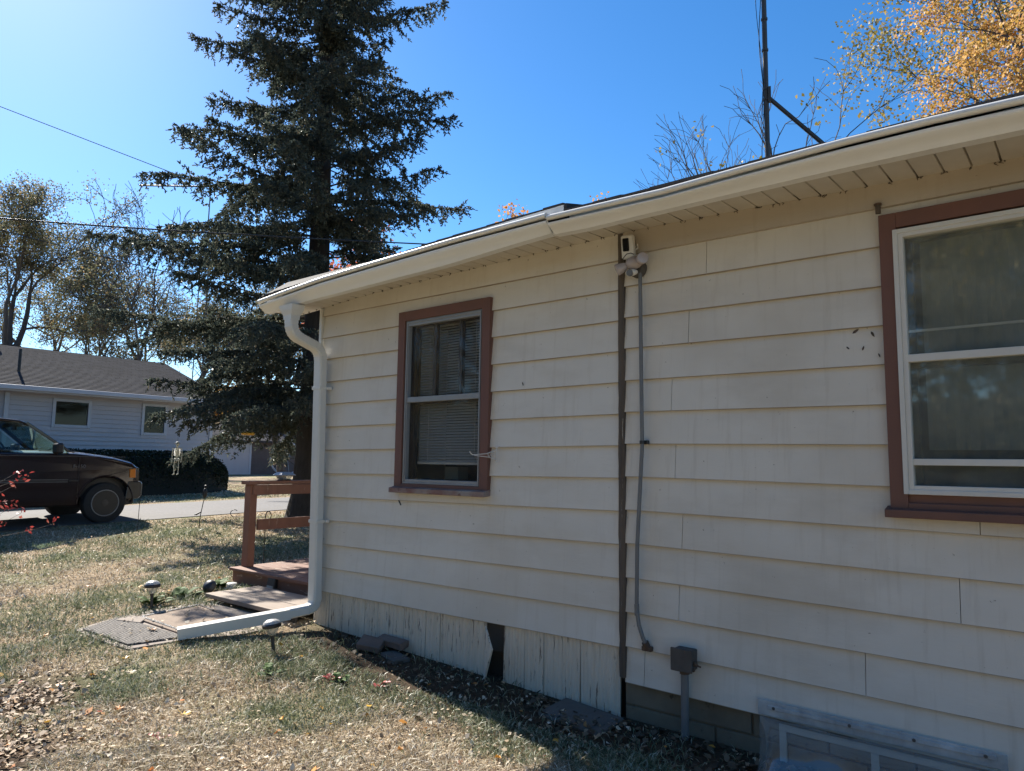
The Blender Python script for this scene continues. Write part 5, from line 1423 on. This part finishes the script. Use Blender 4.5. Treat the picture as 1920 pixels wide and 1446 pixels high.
rosette('dandelion', 'green dandelion clump in the grass right of the leaning lamp', -4.5, -.98, 12, .10, m_green, 'weed', 4)
rosette('dandelion', 'low weed clump in the dry grass near the shade edge', -4.05, -.72, 10, .08, m_green, 'weed', 5)
m_redv = mat('crimson_vine_leaf', (.45, .05, .05), (.32, .03, .04), 9, .5, 0)
rosette('red_vine', 'bright red creeper leaves by the roof shadow edge, right one', -3.80, -.60, 9, .055, m_redv, 'creeper', 6)
rosette('red_vine', 'red creeper leaves left of the other red creeper', -4.12, -.74, 10, .06, m_redv, 'creeper', 7)
rosette('red_vine', 'few red creeper leaves at the bottom edge of the lawn', -4.05, -1.95, 6, .05, m_redv, 'creeper', 8)

# ------------------------------------------------------------------ grass and leaf litter
cx, cy = 0.0, -3.912
def in_slab(x, y_):
    drv = (x < -13.3 + .09 * y_) & (x > -16.9 + .15 * y_)
    deck = (x > -7.6) & (x < -5.4) & (y_ > .46) & (y_ < 3.3)
    step_ = (x > -6.93) & (x < -5.45) & (y_ > -.22) & (y_ < .5)
    path = (x > -6.78) & (x < -5.62) & (y_ < -.2) & (y_ > -1.34) & (x > -6.72 + .15 * (y_ + 1.3)) & (x < -5.74 + .0 * y_)
    hs = (x > -5.42) & (y_ > .0)
    nhs = (x < -19.9) & (y_ < 7.2)
    return drv | deck | step_ | path | hs | nhs
def vnoise(x, y_, sc_, seed):
    q_ = g(seed); gr_ = q_.random((64, 64)); fx, fy = x * sc_ + 1000, y_ * sc_ + 1000
    ix, iy = np.floor(fx).astype(int), np.floor(fy).astype(int); tx, ty = fx - ix, fy - iy; tx = tx * tx * (3 - 2 * tx); ty = ty * ty * (3 - 2 * ty)
    f = lambda a, b_: gr_[a % 64, b_ % 64]
    return (f(ix, iy) * (1 - tx) + f(ix + 1, iy) * tx) * (1 - ty) + (f(ix, iy + 1) * (1 - tx) + f(ix + 1, iy + 1) * tx) * ty
q = g(71)
def sample(n, dmin, dmax, a0=R_(100), a1=R_(184)):
    d = dmin * (dmax / dmin) ** q.random(n); a = q.uniform(a0, a1, n)
    x, y_ = cx + d * np.cos(a), cy + d * np.sin(a); k = ~in_slab(x, y_); return x[k], y_[k], d[k]
def blades(x, y_, h, wd, lean):
    n = len(x); z = G(x, y_); a = q.uniform(0, 6.283, n); b_ = q.uniform(0, 6.283, n)
    V = np.empty((n, 4, 3)); ln_ = lean * q.uniform(.3, 1.3, n); hh = h * q.uniform(.5, 1.3, n)
    dx, dy = np.cos(a) * ln_ * hh, np.sin(a) * ln_ * hh; sx_, sy_ = np.cos(b_) * wd, np.sin(b_) * wd
    base = np.stack([x, y_, z - .004], 1); V[:, 0] = base
    mid = base + np.stack([dx * .35, dy * .35, hh * .6], 1); V[:, 1] = mid + np.stack([sx_, sy_, sx_ * 0], 1); V[:, 3] = mid - np.stack([sx_, sy_, sx_ * 0], 1)
    V[:, 2] = base + np.stack([dx, dy, hh / np.sqrt(1 + ln_ ** 2 * .3)], 1)
    return V.reshape(-1, 3)
g_dry = island_mat('dry_grass', [(0, (.20, .14, .085)), (.3, (.40, .31, .20)), (.6, (.56, .46, .32)), (.85, (.70, .62, .47)), (1, (.82, .78, .68))], .7, .15)
g_green = island_mat('green_grass', [(0, (.08, .11, .05)), (.4, (.165, .19, .10)), (.75, (.28, .29, .18)), (1, (.58, .57, .46))], .45, .25)
x, y_, d = sample(620000, 2.2, 24)
ng = .55 * vnoise(x, y_, .55, 1) + .3 * vnoise(x, y_, 1.6, 2) + .15 * vnoise(x, y_, 5, 3)
pg = np.clip((ng - .50) * 8 + np.interp(d, [3, 5, 7, 10], [.10, .20, .38, .46]), .03, .95)
bare = (y_ > -.62 + .35 * vnoise(x, y_, 2.2, 12)) & (x > -5.45) | ((np.hypot(x + 5.35, y_ + 2.25) < .34 + .2 * vnoise(x, y_, 6, 8)) | (np.hypot(x + 4.45, y_ + 2.60) < .22 + .2 * vnoise(x, y_, 6, 8)))
keep = ~(bare & (q.random(len(x)) < .93)); x, y_, d, pg = x[keep], y_[keep], d[keep], pg[keep]
isg = q.random(len(x)) < pg
wdt = .0011 + .00036 * d
tuft = np.clip(vnoise(x, y_, 3.2, 9) * 1.6 - .3, .25, 1.3)
V = blades(x[~isg], y_[~isg], (.018 + .034 * tuft[~isg]), wdt[~isg], 1.6); tag(np_mesh('dry_grass', V, 4, g_dry), 'short dry straw-coloured grass over the lawn', 'grass', kind='stuff')
V = blades(x[isg], y_[isg], (.024 + .044 * tuft[isg]), wdt[isg], 1.2); tag(np_mesh('green_grass', V, 4, g_green), 'patchy grey-green grass over the lawn', 'grass', kind='stuff')
def litter(name, lab, x, y_, L, m, zoff=.012, flat=True, kind='stuff'):
    n = len(x); z = G(x, y_) + zoff + q.uniform(0, .015, n); a = q.uniform(0, 6.283, n); tl = q.normal(0, .38, (n, 2))
    d_ = np.stack([np.cos(a), np.sin(a), tl[:, 0]], 1); s_ = np.stack([-np.sin(a), np.cos(a), tl[:, 1]], 1); C = np.stack([x, y_, z], 1)
    L = (L * q.uniform(.5, 1.25, n))[:, None]; W_ = L * q.uniform(.3, .55, (n, 1)); cu = q.uniform(.0, .5, (n, 1)) * L
    V = np.empty((n, 6, 3)); up1 = np.array([0, 0, 1.0])
    V[:, 0] = C - d_ * L * .5 + up1 * cu * .3; V[:, 1] = C - d_ * L * .1 + s_ * W_ + up1 * cu * .5; V[:, 2] = C + d_ * L * .22 + s_ * W_ * .7 + up1 * cu * .4
    V[:, 3] = C + d_ * L * .5 + up1 * cu * .2; V[:, 4] = C + d_ * L * .22 - s_ * W_ * .7 + up1 * cu * .4; V[:, 5] = C - d_ * L * .1 - s_ * W_ + up1 * cu * .5
    V += q.normal(0, .11, V.shape) * L[:, :, None]
    tag(np_mesh(name, V.reshape(-1, 3), 6, m), lab, 'leaf litter', kind=kind)
lf_brown = island_mat('fallen_leaves_tan', [(0, (.20, .14, .09)), (.35, (.36, .27, .17)), (.7, (.52, .42, .29)), (.9, (.68, .61, .48)), (1, (.38, .19, .07))], .7, .1)
lf_mulch = island_mat('mulch_leaves', [(0, (.17, .11, .07)), (.5, (.34, .24, .155)), (.85, (.50, .39, .27)), (.95, (.5, .4, .28)), (1, (.55, .24, .05))], .7, .05)
lf_dark = island_mat('dark_brown_leaves', [(0, (.05, .035, .022)), (.6, (.11, .08, .05)), (.9, (.19, .14, .09)), (1, (.34, .25, .15))], .7, .05)  # darker brown tones than the other fallen leaves
lf_bright = island_mat('fallen_leaves_bright', [(0, (.62, .36, .03)), (.5, (.60, .28, .05)), (.8, (.45, .15, .04)), (1, (.50, .06, .05))], .55, .15)
x, y_, d = sample(15000, 2.4, 13); keep = (vnoise(x, y_, 1.1, 5) + q.normal(0, .15, len(x))) > .42
litter('leaf_litter', 'small dry tan leaves scattered over the lawn', x[keep], y_[keep], .018 + .0016 * d[keep], lf_brown)
x, y_, d = sample(330, 2.4, 11); litter('bright_leaf_litter', 'scattered yellow and orange fallen leaves', x, y_, .034 + .001 * d, lf_bright, .016)
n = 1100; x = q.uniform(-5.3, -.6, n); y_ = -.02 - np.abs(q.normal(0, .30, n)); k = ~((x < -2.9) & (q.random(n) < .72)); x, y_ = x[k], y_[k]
litter('leaf_litter', 'dark brown leaves gathered in the shade along the house', x, y_, .042, lf_dark, .004)
n = 1900; a = q.uniform(0, 6.283, n); r = np.abs(q.normal(0, .45, n)); w_ = q.random(n) < .55; litter('leaf_litter', 'thick brown leaves over the soil patch at bottom left', np.where(w_, -5.3, -4.55) + r * np.cos(a), np.where(w_, -2.28, -2.55) + r * np.sin(a), .030, lf_mulch, .008)
n = 120; litter('leaf_litter', 'leaf crumbs lying on the path and step', q.uniform(-6.7, -5.6, n), q.uniform(-1.3, .35, n), .028, lf_brown, .03)
def big_leaf(lab, x, y_, L, m, rz):
    o_ = empty('fallen_leaf', lab, 'leaf', (x, y_, Gf(x, y_) + .03), rz, 'large bright leaves lying on the lawn'); mb = MB(); c0 = (0, 0, .004)
    pr = [(1.0, 0), (.45, .14), (.62, .5), (.22, .32), (.05, .72), (-.14, .3), (-.5, .5), (-.36, .12), (-.55, 0), (-.36, -.12), (-.5, -.5), (-.14, -.3), (.05, -.72), (.22, -.32), (.62, -.5), (.45, -.14)]
    ring = [(L * .55 * u_, L * .55 * v_, .016 * abs(v_) + .010 * (u_ > .5) + .004 * math.sin(7 * u_)) for u_, v_ in pr]
    mb.add([c0] + ring, [(0, i + 1, (i + 1) % 16 + 1) for i in range(16)])
    mb.build('blade', m, o_); MB().tube([(-.28 * L, 0, .004), (-.62 * L, .05 * L, .018)], .0016, 4).build('stem', m, o_)
m_ly = mat('yellow_leaf', (.66, .42, .03), (.6, .33, .03), 20, .5, .1); m_lo = mat('orange_leaf', (.58, .26, .05), (.5, .2, .04), 20, .5, .1); m_lt = mat('pale_leaf', (.55, .46, .30), (.46, .37, .22), 20, .6, .1)
for lab, x, y_, L, m, rz in (('bright yellow maple leaf standing up alone in the dry grass', -4.24, -1.71, .10, m_ly, .3), ('orange-brown leaf lying left of the bright yellow leaf', -4.62, -1.92, .085, m_lo, 2.0), ('yellow leaf nearest the downspout extension mouth', -5.55, -1.50, .085, m_ly, 1.0), ('pale yellow leaf lying below the extension mouth', -5.22, -1.60, .10, m_lt, 2.6), ('yellow leaf on the dark doormat', -6.12, -1.05, .085, m_lo, .4)):
    big_leaf(lab, x, y_, L, m, rz)
